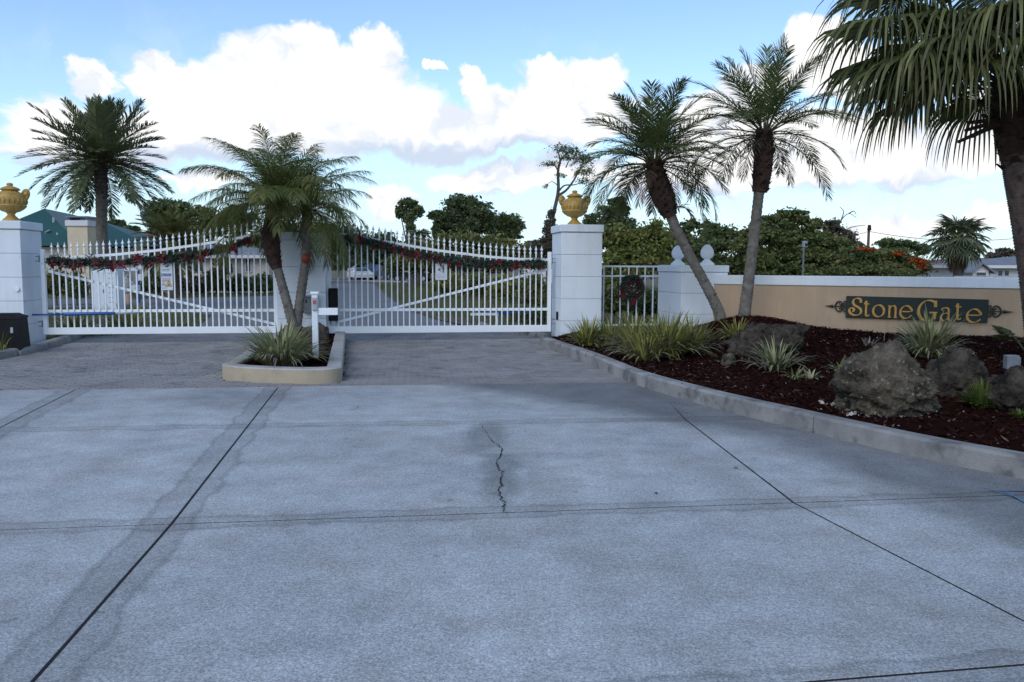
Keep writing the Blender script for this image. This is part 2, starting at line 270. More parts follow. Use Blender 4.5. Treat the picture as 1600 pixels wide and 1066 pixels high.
# ------------------------------------------------------------------ mesh helpers (everything is authored in world coordinates)
ORG = {}
def tag(o, label=None, cat=None, group=None, kind=None):
    for k, v in (('label', label), ('category', cat), ('group', group), ('kind', kind)):
        if v: o[k] = v
    return o
def link(o, parent=None, org=None):
    COL.objects.link(o)
    if parent is not None:
        o.parent = parent; po = ORG[parent.name]
        org = po if org is None else org
        o.location = Vector(np.array(org)-np.array(po))
    else:
        org = (0, 0, 0) if org is None else org
        o.location = Vector(org)
    ORG[o.name] = np.array(org, float)
    return o
def thing(name, loc, label, cat, group=None):
    o = bpy.data.objects.new(name, None); o.empty_display_size = .2; link(o, None, loc); return tag(o, label, cat, group)
class MB:
    def __init__(s): s.v = []; s.f = []
    def add(s, vs, fs):
        b = len(s.v); s.v.extend([tuple(map(float, p)) for p in vs]); s.f.extend([tuple(i+b for i in f) for f in fs]); return s
    def box(s, c, h, ax=None):
        c = np.array(c, float); X, Y, Z = [np.array(a, float) for a in (ax or ((1, 0, 0), (0, 1, 0), (0, 0, 1)))]
        vs = [c+X*h[0]*i+Y*h[1]*j+Z*h[2]*k for k in (-1, 1) for j in (-1, 1) for i in (-1, 1)]
        return s.add(vs, [(0, 2, 3, 1), (4, 5, 7, 6), (0, 1, 5, 4), (2, 6, 7, 3), (0, 4, 6, 2), (1, 3, 7, 5)])
    def cbox(s, c, h, ax=None, b=.01):       # chamfered box
        c = np.array(c, float); A = [np.array(a, float) for a in (ax or ((1, 0, 0), (0, 1, 0), (0, 0, 1)))]
        vs = []; idx = {}
        for i in (-1, 1):
            for j in (-1, 1):
                for k in (-1, 1):
                    for q in range(3):
                        o = [h[0]-b, h[1]-b, h[2]-b]; o[q] = h[q]
                        idx[(i, j, k, q)] = len(vs); vs.append(c+A[0]*i*o[0]+A[1]*j*o[1]+A[2]*k*o[2])
        fs = []
        for q in range(3):
            for sgn in (-1, 1):
                r = []
                for a_, b_ in ((-1, -1), (1, -1), (1, 1), (-1, 1)):
                    key = [0, 0, 0]; key[q] = sgn; o = [x for x in range(3) if x != q]; key[o[0]] = a_; key[o[1]] = b_; r.append(idx[(*key, q)])
                fs.append(tuple(r))
        for q in range(3):
            o = [x for x in range(3) if x != q]
            for a_ in (-1, 1):
                for b_ in (-1, 1):
                    k1 = [0]*3; k1[o[0]] = a_; k1[o[1]] = b_; k2 = list(k1); k1[q] = -1; k2[q] = 1
                    fs.append((idx[(*k1, o[0])], idx[(*k2, o[0])], idx[(*k2, o[1])], idx[(*k1, o[1])]))
        for i in (-1, 1):
            for j in (-1, 1):
                for k in (-1, 1): fs.append((idx[(i, j, k, 0)], idx[(i, j, k, 1)], idx[(i, j, k, 2)]))
        return s.add(vs, fs)
    def tube(s, pts, rad, n=8, caps=True):
        pts = [np.array(p, float) for p in pts]; k = len(pts)
        rad = [rad]*k if isinstance(rad, (int, float)) else rad
        ref = None; vs = []
        for i in range(k):
            t = pts[min(i+1, k-1)]-pts[max(i-1, 0)]; t = t/(np.linalg.norm(t)+1e-9)
            if ref is None: ref = np.array([1., 0, 0]) if abs(t[0]) < .9 else np.array([0, 1., 0])
            a = np.cross(t, ref); a /= np.linalg.norm(a)+1e-9; ref = np.cross(a, t); b = ref
            for j in range(n):
                th = 2*math.pi*j/n; vs.append(pts[i]+(a*math.cos(th)+b*math.sin(th))*rad[i])
        fs = [(i*n+j, i*n+(j+1) % n, (i+1)*n+(j+1) % n, (i+1)*n+j) for i in range(k-1) for j in range(n)]
        if caps: fs += [tuple(range(n-1, -1, -1)), tuple((k-1)*n+j for j in range(n))]
        return s.add(vs, fs)
    def lathe(s, c, prof, n=20, sx=1, sy=1):
        c = np.array(c, float); k = len(prof)
        vs = [c+np.array([r*math.cos(2*math.pi*j/n)*sx, r*math.sin(2*math.pi*j/n)*sy, z]) for r, z in prof for j in range(n)]
        fs = [(i*n+j, i*n+(j+1) % n, (i+1)*n+(j+1) % n, (i+1)*n+j) for i in range(k-1) for j in range(n)]
        fs += [tuple(range(n-1, -1, -1)), tuple((k-1)*n+j for j in range(n))]
        return s.add(vs, fs)
    def prism(s, poly, z0, z1):
        n = len(poly); vs = [(*p, z0) for p in poly]+[(*p, z1) for p in poly]
        return s.add(vs, [tuple(range(n-1, -1, -1)), tuple(range(n, 2*n))]+[(i, (i+1) % n, n+(i+1) % n, n+i) for i in range(n)])
    def strip(s, pts, wv, ws):
        vs = []
        for p, w_ in zip(pts, ws):
            p = np.array(p, float)
            if w_ <= 0: vs.append(p)
            else: vs += [p-wv*w_, p+wv*w_]
        fs = []; i = 0
        for k in range(len(ws)-1):
            if ws[k+1] <= 0: fs.append((i, i+1, i+2))
            else: fs.append((i, i+1, i+3, i+2)); i += 2
        return s.add(vs, fs)
    def build(s, name, mat, parent=None, org=None, smooth=False):
        if org is None and parent is None: org = (0, 0, 0)
        o_ = ORG[parent.name] if org is None else np.array(org, float)
        me = bpy.data.meshes.new(name); V = np.array(s.v, float)-o_
        me.from_pydata(V.tolist(), [], s.f); me.validate()
        if smooth: me.polygons.foreach_set('use_smooth', [True]*len(me.polygons))
        me.materials.append(M[mat] if isinstance(mat, str) else mat)
        o = bpy.data.objects.new(name, me); return link(o, parent, o_)
def quads_obj(name, V, mat, parent=None, org=(0, 0, 0), nper=4, smooth=False):     # V: (N, nper, 3)
    Nq = len(V); me = bpy.data.meshes.new(name)
    o_ = ORG[parent.name] if parent is not None else np.array(org, float)
    me.vertices.add(Nq*nper); me.vertices.foreach_set('co', (V.reshape(-1, 3)-o_).ravel())
    me.loops.add(Nq*nper); me.loops.foreach_set('vertex_index', np.arange(Nq*nper, dtype=np.int32))
    me.polygons.add(Nq); me.polygons.foreach_set('loop_start', np.arange(0, Nq*nper, nper, dtype=np.int32)); me.polygons.foreach_set('loop_total', np.full(Nq, nper, dtype=np.int32))
    me.update(calc_edges=True); me.materials.append(M[mat]); o = bpy.data.objects.new(name, me); return link(o, parent, o_)
def crom(pts, k=6):
    pts = [np.array(p, float) for p in pts]; pts = [2*pts[0]-pts[1]]+pts+[2*pts[-1]-pts[-2]]; r = []
    for i in range(1, len(pts)-2):
        a, b, c, d = pts[i-1:i+3]
        for j in range(k):
            t = j/k; r.append(.5*((2*b)+(c-a)*t+(2*a-5*b+4*c-d)*t*t+(3*b-a-3*c+d)*t**3))
    r.append(pts[-2]); return r
def rvec(n):
    v = rng.normal(size=(n, 3)); return v/np.linalg.norm(v, axis=1, keepdims=True)
def leafcards(C, size, flat=.0, asp=.5, droop=None):
    n = len(C); a = rvec(n); b = rvec(n); 
    if flat: b[:, 2] += flat*np.sign(b[:, 2])
    nrm = b/np.linalg.norm(b, axis=1, keepdims=True)
    a = a-nrm*np.sum(a*nrm, axis=1, keepdims=True); a /= np.linalg.norm(a, axis=1, keepdims=True)+1e-9
    c = np.cross(nrm, a); s_ = size*np.clip(rng.lognormal(-.1, .4, (n, 1)), .4, 1.8)
    return np.stack([C-a*s_, C+c*s_*asp, C+a*s_, C-c*s_*asp], axis=1)
# ------------------------------------------------------------------ site frame: gate line
YAW = math.radians(8.7); r2 = np.array([math.cos(YAW), math.sin(YAW), 0]); d2 = np.array([-math.sin(YAW), math.cos(YAW), 0]); UP = np.array([0, 0, 1.])
G0 = P(862, 519, .15); G0 = np.array([G0[0], G0[1], 0.])
AX = (r2, d2, UP)
def G(u, v, z=0.): return G0+r2*u+d2*v+UP*z
def PG(px, py, v=0.):
    h = plane_hit(px, py, G0+d2*v, d2); return float(np.dot(h-G0, r2)), float(h[2])
# ================================================================== THE SETTING
def struct(o): return tag(o, kind='structure')
g = MB(); g.add([(-900, -300, -.16), (900, -300, -.16), (900, 1500, -.16), (-900, 1500, -.16)], [(0, 1, 2, 3)]); struct(g.build('ground', 'dirt'))
def sheet(name, pts, z, mat):
    m = MB(); m.add([(p[0], p[1], z) for p in pts], [tuple(range(len(pts)))]); return struct(m.build(name, mat))
# concrete driveway laid in slabs with open joints
ROWS = [((-6.51, 10.41), (1.7, 11.4)), ((-4.96, 7.88), (1.83, 8.6)), ((-3.09, 4.87), (1.93, 5.52)), ((1.15, 3.07), (2.09, 3.22)), ((-5, -1.2), (5, .3)), ((-5, -6), (5, -4.5))]
def rowY(i, x): (a, b), (c, d) = ROWS[i]; return b+(d-b)*(x-a)/(c-a)
COLS = [[(-13, 12), (-13, -8)], [(-5.72, 11), (-5.6, 10.5), (-5.03, 8.0), (-4.3, 4.9), (-3.95, 2.6), (-3.0, -8)], [(-3.12, 11), (-3.08, 10.78), (-2.1, 4.95), (-1.84, 3.04), (-.6, -8)],
        [(1.93, 12), (1.92, 10.63), (1.83, 8.6), (1.93, 5.52), (2.34, 3.63), (3.4, .8), (5.5, -8)], [(1.72, 12.1), (1.87, 11.41), (2.89, 8.55), (4.04, 6.38), (6.2, 4.1), (9.5, 2.2), (16, .6), (16.2, -8)]]
def colX(i, y):
    c = sorted(COLS[i], key=lambda p: p[1]); return float(np.interp(y, [p[1] for p in c], [p[0] for p in c]))
def corner(i, j):
    x = 0.
    for _ in range(30): x = colX(i, rowY(j, x))
    return x, rowY(j, x)
drive = MB(); drive.add([(-13, -7, -.0035), (15, -7, -.0035), (15, 11.3, -.0035), (-13, 9.6, -.0035)], [(0, 1, 2, 3)]); drive = struct(drive.build('driveway', 'pavebase'))
def slab(poly, name='concrete_slab', gap=.009, z=0.):
    poly = [np.array(p, float) for p in poly]; n = len(poly); c = sum(poly)/n
    def inset(g_):
        r = []
        for i in range(n):
            a, b, d = poly[i-1], poly[i], poly[(i+1) % n]
            e1 = (b-a)/(np.linalg.norm(b-a)+1e-9); e2 = (d-b)/(np.linalg.norm(d-b)+1e-9)
            n1 = np.array([-e1[1], e1[0]]); n2 = np.array([-e2[1], e2[0]]); m = n1+n2; m /= max(.3, np.dot(m, n1)); r.append(b+m*g_)
        return r
    p0, p1 = inset(gap), inset(gap+.0015); m = MB()
    m.add([(*p, -.1) for p in p0]+[(*p, z-.0015) for p in p0]+[(*p, z) for p in p1], [tuple(range(2*n, 3*n))]+[(k*n+i, k*n+(i+1) % n, (k+1)*n+(i+1) % n, (k+1)*n+i) for k in (0, 1) for i in range(n)])
    return m.build(name, 'concrete', drive, org=(c[0], c[1], 0))
for j in range(5):
    for i in range(4):
        if i == 3 and j == 0:   # the sliver between the joint and the kerb
            poly = [corner(3, 1), corner(4, 1), (1.95, 11.15), corner(3, 0)]
        else:
            a, b, c, d = corner(i, j+1), corner(i+1, j+1), corner(i+1, j), corner(i, j)
            ys = np.linspace(b[1], c[1], 7)[1:-1]; R_ = [(colX(i+1, y), y) for y in ys]
            ys = np.linspace(d[1], a[1], 7)[1:-1]; L_ = [(colX(i, y), y) for y in ys] if i else []
            poly = [a, b]+R_+[c, d]+L_
        zz = random.uniform(-.0012, .0012); slab(poly, z=zz)
# the crack in the middle slab
cp = crom([P(752, 666)[:2], P(770, 690)[:2], P(784, 703)[:2], P(776, 722)[:2], P(780, 735)[:2], P(786, 741)[:2], P(782, 762)[:2], P(781, 776)[:2], P(788, 786)[:2], P(787, 798)[:2], P(793, 804)[:2]], 7)
m = MB(); vs = []
for k, p in enumerate(cp):
    j = np.array([random.uniform(-.014, .014), random.uniform(-.012, .012)]); wd = random.uniform(.0015, .007)*(.6+.8*math.sin(math.pi*k/len(cp)))
    q = np.array(p[:2])+j; vs += [(q[0]-wd, q[1], .0055), (q[0]+wd, q[1], .0055)]
m.add(vs, [(2*k, 2*k+1, 2*k+3, 2*k+2) for k in range(len(cp)-1)]); m.build('crack', 'stain', drive)
m = MB(); b0 = P(1538, 764)[:2]
for a, b in (((1537, 763), (1600, 782)), ((1545, 768), (1602, 768)), ((1570, 770), (1604, 788))):
    p, q = P(*a)[:2], P(*b)[:2]; n_ = np.array([-(q-p)[1], (q-p)[0]]); n_ = n_/np.linalg.norm(n_)*.012; m.add([(*(p-n_*.4), .005+.0008*len(m.v)), (*(q-n_), .005+.0008*len(m.v)), (*(q+n_), .005+.0008*len(m.v)), (*(p+n_*.4), .005+.0008*len(m.v))], [(0, 1, 2, 3)])
m.build('spray_mark', 'bluepaint', drive)
# paved apron up to and through the gate
LEFT = [(-9.6, 9.9), (-8.6, 13.0), (-8.75, 15.2), (-9.0, 16.4), (-9.6, 18.5), (-10.2, 20.6)]
KERB = [tuple(P(862, 540)[:2]), tuple(P(940, 568)[:2]), (1.87, 11.41), (2.30, 10.0), (2.89, 8.55), (4.04, 6.38), (6.2, 4.1), (9.5, 2.2), (16, .6)]
isl_pts = {'fl': (-4.16, 11.75), 'fr': (-2.40, 11.25), 'bl': (-5.05, 17.75), 'br': (-3.62, 17.9)}
def leftX(y): return float(np.interp(y, [p[1] for p in LEFT], [p[0] for p in LEFT]))
def kerbX(y): k = sorted(KERB, key=lambda p: p[1]); return float(np.interp(y, [p[1] for p in k], [p[0] for p in k]))
pav = MB(); pav.add([(-13, 10.0, -.024), (1.9, 11.42, -.024), (1.2, 20.9, -.024), (-13, 19.5, -.024)], [(0, 1, 2, 3)]); pav = struct(pav.build('paved_apron', 'pavebase'))
FL, FR, BL, BR = [np.array(isl_pts[k]) for k in ('fl', 'fr', 'bl', 'br')]
def isl_outline(ins):
    ed_ = (FR-FL)/np.linalg.norm(FR-FL); nn = np.array([ed_[1], -ed_[0]]); C_ = (FL+FR)/2; h_ = (FR-FL)/2; front = []
    for k in range(29):
        ph = math.pi*k/28; front.append(C_-h_*math.copysign(abs(math.cos(ph))**.85, math.cos(ph))+nn*(.46*math.sin(ph)**.8-.14))
    P_ = [BL]+front+[BR]; n = len(P_); r = []
    for i in range(n):
        a = P_[max(i-1, 0)]; b = P_[min(i+1, n-1)]; tn = (b-a)/np.linalg.norm(b-a); r.append(P_[i]+np.array([-tn[1], tn[0]])*ins)
    return r
ISO = isl_outline(-.03)
def in_island(x, y):
    if y > 19.0 or y < 11.0: return False
    ins = False; j = len(ISO)-1
    for i in range(len(ISO)):
        xi, yi = ISO[i]; xj, yj = ISO[j]
        if (yi > y) != (yj > y) and x < (xj-xi)*(y-yi)/(yj-yi)+xi: ins = not ins
        j = i
    return ins
def pav_mesh():
    a, b, c = .097, .047, .022; top = [(-a+c, -b), (a-c, -b), (a, -b+c), (a, b-c), (a-c, b), (-a+c, b), (-a, b-c), (-a, -b+c)]
    tp = [(x*.955, y*.92) for x, y in top]
    vs = [(x, y, -.05) for x, y in top]+[(x, y, -.006) for x, y in top]+[(x, y, 0) for x, y in tp]
    fs = [tuple(range(16, 24))]+[(k*8+i, k*8+(i+1) % 8, (k+1)*8+(i+1) % 8, (k+1)*8+i) for k in (0, 1) for i in range(8)]
    return vs, fs
pv, pf = pav_mesh(); pv = np.array(pv)
pml = {}
for k in ('paver', 'paverred'):
    me = bpy.data.meshes.new('paver'); me.from_pydata(pv.tolist(), [], pf); me.materials.append(M[k]); pml[k] = me
spots = []
base = np.array([-6.51, 10.41])
er = np.array([8.21, .99]); er /= np.linalg.norm(er); ed = np.array([-er[1], er[0]])
for rj in range(0, 96):
    for ri in range(-40, 62):
        u = ri*.2+(.1 if rj % 2 else 0)-.1; v = rj*.1+.06
        p = base+er*u+ed*v
        if not (leftX(p[1])+.05 < p[0] < kerbX(p[1])-.09) or p[1] > 20.4 or in_island(p[0], p[1]): continue
        spots.append((p[0], p[1], rj, ri))
ang = math.atan2(er[1], er[0]); cA, sA = math.cos(ang), math.sin(ang)
spots_in = [s for s in spots if abs(s[0]/s[1]) < .63]
near = sorted(spots_in, key=lambda s: s[1])[:300]; ns = set((s[2], s[3]) for s in near)
for (x, y, rj, ri) in near:
    o = bpy.data.objects.new('paver', pml['paverred' if rj < 2 else 'paver']); link(o, pav, (x, y, random.uniform(-.003, .002))); o.rotation_euler = (random.uniform(-.01, .01), random.uniform(-.008, .008), ang+random.uniform(-.015, .015))
fm = MB(); rm = MB()
for (x, y, rj, ri) in spots:
    if (rj, ri) in ns: continue
    t = random.uniform(-.004, .003); kx, ky = random.uniform(-.01, .01), random.uniform(-.015, .015)
    V = [(x+cA*p[0]-sA*p[1], y+sA*p[0]+cA*p[1], p[2]+t+p[0]*kx+p[1]*ky) for p in pv]; fm.add(V, pf)
tag(fm.build('paver_field', 'paver', pav), kind='stuff')
# a settled strip of sand in the apron
# kerbs
def sweep_kerb(name, path, width, height, mat, seglen=None, inward=1, parent_name=None, lip=.05):
    pts = crom([(*p, 0) for p in path], 8); root = None
    # resample
    P_ = np.array(pts)[:, :2]; s_ = np.concatenate([[0], np.cumsum(np.linalg.norm(np.diff(P_, axis=0), axis=1))])
    n = int(s_[-1]/.25)+1; S = np.linspace(0, s_[-1], n); X = np.interp(S, s_, P_[:, 0]); Y = np.interp(S, s_, P_[:, 1]); C = np.stack([X, Y], 1)
    T = np.gradient(C, axis=0); T /= np.linalg.norm(T, axis=1, keepdims=True); Nn = np.stack([T[:, 1], -T[:, 0]], 1)*-inward
    prof = [(0, -.1), (0.0, .02), (.012, height-.045), (.03, height-.012), (.06, height), (width-.03, height+.004), (width, height-.02), (width, -.1)]
    per = int(seglen/.25) if seglen else n-1; i = 0; first = None
    root = bpy.data.objects.new(name, None); link(root, None, (C[0][0], C[0][1], 0)); struct(root)
    while i < n-1:
        j = min(n-1, i+per); m = MB(); vs = []; k = len(prof)
        idx = list(range(i, j+1))
        for q in idx:
            sh = .006 if q == i else (-.006 if q == j else 0)
            wob = random.uniform(-.006, .006)
            for (a, z) in prof: p = C[q]+T[q]*sh+Nn[q]*(a+(wob if 0 < a < width else 0)); vs.append((p[0], p[1], z+(wob*.5 if z > 0 else 0)))
        fs = [(a*k+b, a*k+b+1, (a+1)*k+b+1, (a+1)*k+b) for a in range(len(idx)-1) for b in range(k-1)]
        fs += [tuple(range(k)), tuple((len(idx)-1)*k+b for b in range(k-1, -1, -1))]
        m.add(vs, fs); m.build('kerb_stone', mat, root, smooth=False); i = j
    return C, Nn
KC, KN = sweep_kerb('kerb_beside_mulch_bed', KERB, .24, .17, 'kerb', 3.0, inward=-1)
sweep_kerb('kerb_left', LEFT[1:], .2, .12, 'kerb', 2.5, inward=1)
sweep_kerb('kerb_behind_gate', [tuple(G(-.15, .15)[:2]), tuple(G(-.45, .9)[:2]), tuple(G(-1.0, 2.2)[:2]), tuple(G(-1.2, 4.2)[:2])], .18, .1, 'kerb', 2., inward=-1)
# road, lawns beyond the gate
sheet('road', [G(-10.3, 2.6), G(-1.1, 2.6), P(690, 500), P(640, 484), P(605, 462), P(585, 444), P(560, 437.5), P(400, 437.5), P(520, 441), P(500, 448), P(440, 461), P(210, 466), (-60, 42, 0), (-60, 30, 0), P(215, 480), P(330, 491), P(300, 516)], -.035, 'asphalt')
sheet('lawn', [P(300, 516), P(330, 491), P(215, 480), (-60, 30, 0), (-60, 16, 0), (-14, 15, 0), (-9.9, 17.2, 0), (-10.3, 20, 0)], -.022, 'grass')
sheet('far_lawn', [(-60, 42, 0), P(210, 466), P(440, 461), P(500, 448), P(520, 442), P(400, 436), (-120, 90, 0)], -.018, 'grass')
sheet('scrub_ground', [(1.5, 18.8, 0), G(-1.0, 2.6), P(690, 500), P(640, 484), P(605, 462), P(586, 445), (30, 90, 0), (60, 60, 0), (40, 12, 0), (11, 12, 0), (5.2, 18, 0)], -.012, 'dirt')
m = MB(); far = [P(430, 441.5), P(565, 439.5), P(640, 441)]
for a, b in zip(far, far[1:]):
    t = (b-a)/np.linalg.norm(b-a); nn = np.array([-t[1], t[0], 0]); m.box((a+b)/2+UP*.04, (np.linalg.norm(b-a)/2, .15, .07), (t, nn, UP))
struct(m.build('far_kerb', 'cream_top'))
def blades(name, centers, h, mat, w=.01, lean=.5, parent=None, kind=None, label=None):
    n = len(centers); a = rng.uniform(0, 2*math.pi, n); hh = h*rng.uniform(.5, 1.3, n); ln = lean*rng.uniform(.1, 1., n)*hh
    top = centers+np.stack([np.cos(a)*ln, np.sin(a)*ln, hh], 1); side = np.stack([-np.sin(a), np.cos(a), np.zeros(n)], 1)*w
    V = np.stack([centers-side, centers+side, top], 1); o = quads_obj(name, V, mat, parent, nper=3)
    if kind: tag(o, label, 'grass', kind=kind)
    return o
def scatter(poly, n):
    poly = np.array([p[:2] for p in poly]); lo, hi = poly.min(0), poly.max(0); r = []
    while len(r) < n:
        q = rng.uniform(lo, hi, (n*3, 2)); x, y = q[:, 0], q[:, 1]; ins = np.zeros(len(q), bool); j = len(poly)-1
        for i in range(len(poly)):
            xi, yi = poly[i]; xj, yj = poly[j]; c = ((yi > y) != (yj > y)) & (x < (xj-xi)*(y-yi)/(yj-yi+1e-12)+xi); ins ^= c; j = i
        r += q[ins].tolist()
    return np.array(r[:n])
s_ = scatter([P(300, 516), P(330, 491), P(215, 480), (-22, 30), (-22, 17), (-9.9, 17.2)], 26000)
blades('lawn_grass', np.c_[s_, np.full(len(s_), -.02)], .07, 'blade', .012, kind='stuff', label='short lawn grass behind the gate on the house side')
s_ = scatter([P(210, 466), P(440, 461), P(500, 448), P(480, 442), P(200, 450)], 16000)
blades('far_lawn_grass', np.c_[s_, np.full(len(s_), -.018)], .10, 'blade', .02, kind='stuff', label='lawn grass in front of the beige house across the street')
s_ = scatter([G(-.9, 2.8), P(690, 500), P(640, 484), P(605, 462), P(590, 446), (8, 70), (14, 40), (6, 20), (1.6, 18.9)], 30000)
blades('scrub_grass', np.c_[s_, np.full(len(s_), -.012)], .34, 'blade', .012, kind='stuff', label='tall weedy grass behind the gate beside the road')
# mulch bed
WA = Q(1140, 430, 17.2); WB = Q(1590, 437, 14.5); WA[2] = WB[2] = 0
wt = (WB-WA)/np.linalg.norm(WB-WA); wn = np.array([wt[1], -wt[0], 0])          # wall tangent, normal to the camera side
if np.dot(wn, -WA) < 0: wn = -wn
K2 = np.array(KC)
def kdist(x, y): return float(np.min(np.hypot(K2[:, 0]-x, K2[:, 1]-y)))
def sm(a, b, x): t = min(1, max(0, (x-a)/(b-a))); return t*t*(3-2*t)
PB = [(4.30, 15.9), (4.72, 15.75)]
def bedz(x, y):
    d = kdist(x, y); z = .125+.24*sm(.2, 4.2, d)
    z += .34*math.exp(-((x-4.55)**2/1.1+(y-15.7)**2/1.3))
    z += .05*math.exp(-((x-9)**2/5+(y-13)**2/4))
    z += .02*math.sin(x*2.1+1)*math.sin(y*1.7)
    return z-.45*(1-sm(.0, .28, d))*0
bv = []; bf = []; nj = 34; ni = len(K2)
endpts = []
for i in range(ni):
    k = K2[i]+KN[i]*.2
    # far end of this row: back to the pillar/fence line, then the wall
    t = i/(ni-1); 
    far_path = [(1.15, 17.5), (2.0, 18.3), (3.3, 18.3), (4.6, 17.4), tuple((WA+wt*1.5)[:2]), tuple((WA+wt*3)[:2]), tuple((WA+wt*5.2)[:2]), tuple((WA+wt*8.)[:2]), tuple((WA+wt*13)[:2])]
    tt = t*(len(far_path)-1); a = min(len(far_path)-2, int(tt)); f_ = tt-a; e = np.array(far_path[a])*(1-f_)+np.array(far_path[a+1])*f_
    for j in range(nj):
        q = k*(1-j/(nj-1))+e*(j/(nj-1)); bv.append((q[0], q[1], bedz(q[0], q[1])+random.uniform(-.008, .008)))
for i in range(ni-1):
    for j in range(nj-1): a = i*nj+j; bf.append((a, a+nj, a+nj+1, a+1))
m = MB(); m.add(bv, bf); bed = struct(m.build('mulch_bed', 'mulch', smooth=True))
bv = np.array(bv)
def chips(name, n, mat, size, parent, sel=None, z=.012):
    k = rng.integers(0, len(bf), n*3); F_ = np.array(bf)[k]; a, b = rng.uniform(0, 1, (2, n*3, 1))
    p = (bv[F_[:, 0]]*(1-a)+bv[F_[:, 1]]*a)*(1-b)+(bv[F_[:, 3]]*(1-a)+bv[F_[:, 2]]*a)*b
    if sel is not None: p = p[[sel(q) for q in p]]
    p = p[:n]; p[:, 2] += rng.uniform(0, z*2, len(p)); return tag(quads_obj(name, leafcards(p, size, flat=1.2, asp=.32), mat, parent), kind='stuff')
chips('mulch_chips', 42000, 'chip', .032, bed)
chips('red_mulch_chips', 6000, 'redchip', .034, bed, sel=lambda q: math.hypot(q[0]-4.6, q[1]-15.6) < 1.15 or math.hypot((q[0]-8.2)*.8, q[1]-11.6) < .7)
chips('shell_bits', 1300, 'shell', .015, bed, z=.02); chips('faded_mulch_chips', 3800, 'fadedchip', .030, bed, z=.016)
s = P(1370, 645, .16)[:2]; 
pp = np.array([[random.gauss(P(x, y, .15)[0], .10), random.gauss(P(x, y, .15)[1], .05)] for x, y in [(1310, 632), (1330, 640), (1350, 645), (1370, 650), (1345, 648), (1420, 648), (1440, 645)] for _ in range(26)])
pp = np.c_[pp, [bedz(*q)+.015 for q in pp]]; tag(quads_obj('white_shell_bits', leafcards(pp, .022, flat=.6, asp=.7), 'shell', bed), kind='stuff')
# ================================================================== PILLARS, GATES
def pillar(name, c_u, c_v, hw, hd, height, label, capo=.03, z0=-.05):
    c = G(c_u, c_v); t = thing(name, (c[0], c[1], 0), label, 'pillar', 'white gate pillars')
    capz = height-.165; n = max(3, round((capz)/.475)); hh = (capz-z0)/n
    m = MB(); m.box(G(c_u, c_v, (z0+capz)/2), (hw-.012, hd-.012, (capz-z0)/2), AX); m.build('core', 'groove', t)
    for k in range(n):
        m = MB(); m.cbox(G(c_u, c_v, z0+hh*(k+.5)), (hw, hd, hh/2-.0045), AX, .006); m.build('course', 'stucco', t)
    m = MB(); m.cbox(G(c_u, c_v, height-.08), (hw+capo, hd+capo, .08), AX, .012); m.build('cap', 'stucco', t)
    return t
uL = PG(876, 533, -.5)[0]; uR = PG(939, 531, -.5)[0]; hwR = (uR-uL)/2; cR = (uL+uR)/2
hR = PG(905, 351, -.5)[1]
pr = pillar('gate_pillar', cR, 0, hwR, .5, hR, 'tall white pillar with gold urn standing next to the wreath fence')
uLL = PG(38, 500, -.5)[0]; hL = PG(20, 345, -.5)[1]
pl = pillar('gate_pillar', uLL-hwR, 0, hwR, .5, hL, 'tall white pillar with gold urn standing next to the black operator box')
u0, u1 = PG(434, 470, -.3)[0], PG(509, 470, -.3)[0]
pc = pillar('gate_pillar', (u0+u1)/2, 0, (u1-u0)/2, .3, 2.28, 'white centre pillar between the two gates behind the island palm')
# doorbell knob and lock box
m = MB(); m.cbox(G(uL-.012, -.18, .52), (.02, .05, .09), AX, .005); m.build('lock_box', 'black', pr)
m = MB(); q = plane_hit(27, 452, G(0, -.5), d2); m.tube([q, q-d2*.03], .045, 12); m.build('round_cover', 'white', pl, smooth=False)
def urn(c, z, label):
    t = thing('urn', (c[0], c[1], z), label, 'urn', 'gold urns on the gate pillars'); S = 1.0
    m = MB(); m.lathe((c[0], c[1], z), [(.155, 0), (.165, .02), (.155, .045), (.12, .075), (.075, .12), (.062, .15), (.085, .165), (.082, .18)], 24); m.build('foot', 'gold', t, smooth=True)
    m = MB(); m.lathe((c[0], c[1], z), [(.08, .178), (.16, .205), (.235, .255), (.275, .30), (.285, .315), (.272, .325), (.276, .34), (.285, .42), (.275, .49), (.235, .545), (.17, .585), (.145, .60), (.14, .615)], 28); b = m.build('bowl', 'gold', t, smooth=True)
    for k in range(22):      # fluting
        a = 2*math.pi*k/22; e = np.array([math.cos(a), math.sin(a), 0]); m = MB(); m.tube([np.array([c[0], c[1], z])+e*.272+UP*.345, np.array([c[0], c[1], z])+e*.284+UP*.40, np.array([c[0], c[1], z])+e*.279+UP*.455], [.012, .02, .012], 6); m.build('flute', 'gold', b)
    m = MB(); m.lathe((c[0], c[1], z), [(.13, .61), (.175, .625), (.178, .64), (.15, .665), (.09, .69), (.05, .70), (.05, .715), (.062, .73), (.05, .755), (.02, .765)], 24); m.build('lid', 'gold', t, smooth=True)
    for s in (-1, 1):
        e = r2*s; p0 = np.array([c[0], c[1], z]); pts = crom([p0+e*.22+UP*.56, p0+e*.27+UP*.62, p0+e*.315+UP*.61, p0+e*.33+UP*.55, p0+e*.305+UP*.47, p0+e*.27+UP*.42], 4)
        m = MB(); m.tube(pts, [.022+.014*math.sin(k/ (len(pts)-1)*math.pi) for k in range(len(pts))], 8)
        m.lathe(p0+e*.30+UP*.50, [(.02, 0), (.05, .03), (.055, .06), (.035, .10), (.01, .115)], 10); m.build('handle', 'gold', t, smooth=True)
    return t
urn(G(cR-.06, -.02), hR, 'gold urn with lid on the pillar next to the wreath fence')
uu = PG(18, 330, 0)[0]; urn(G(uu, -.02), hL, 'gold urn with lid on the pillar next to the black operator box')
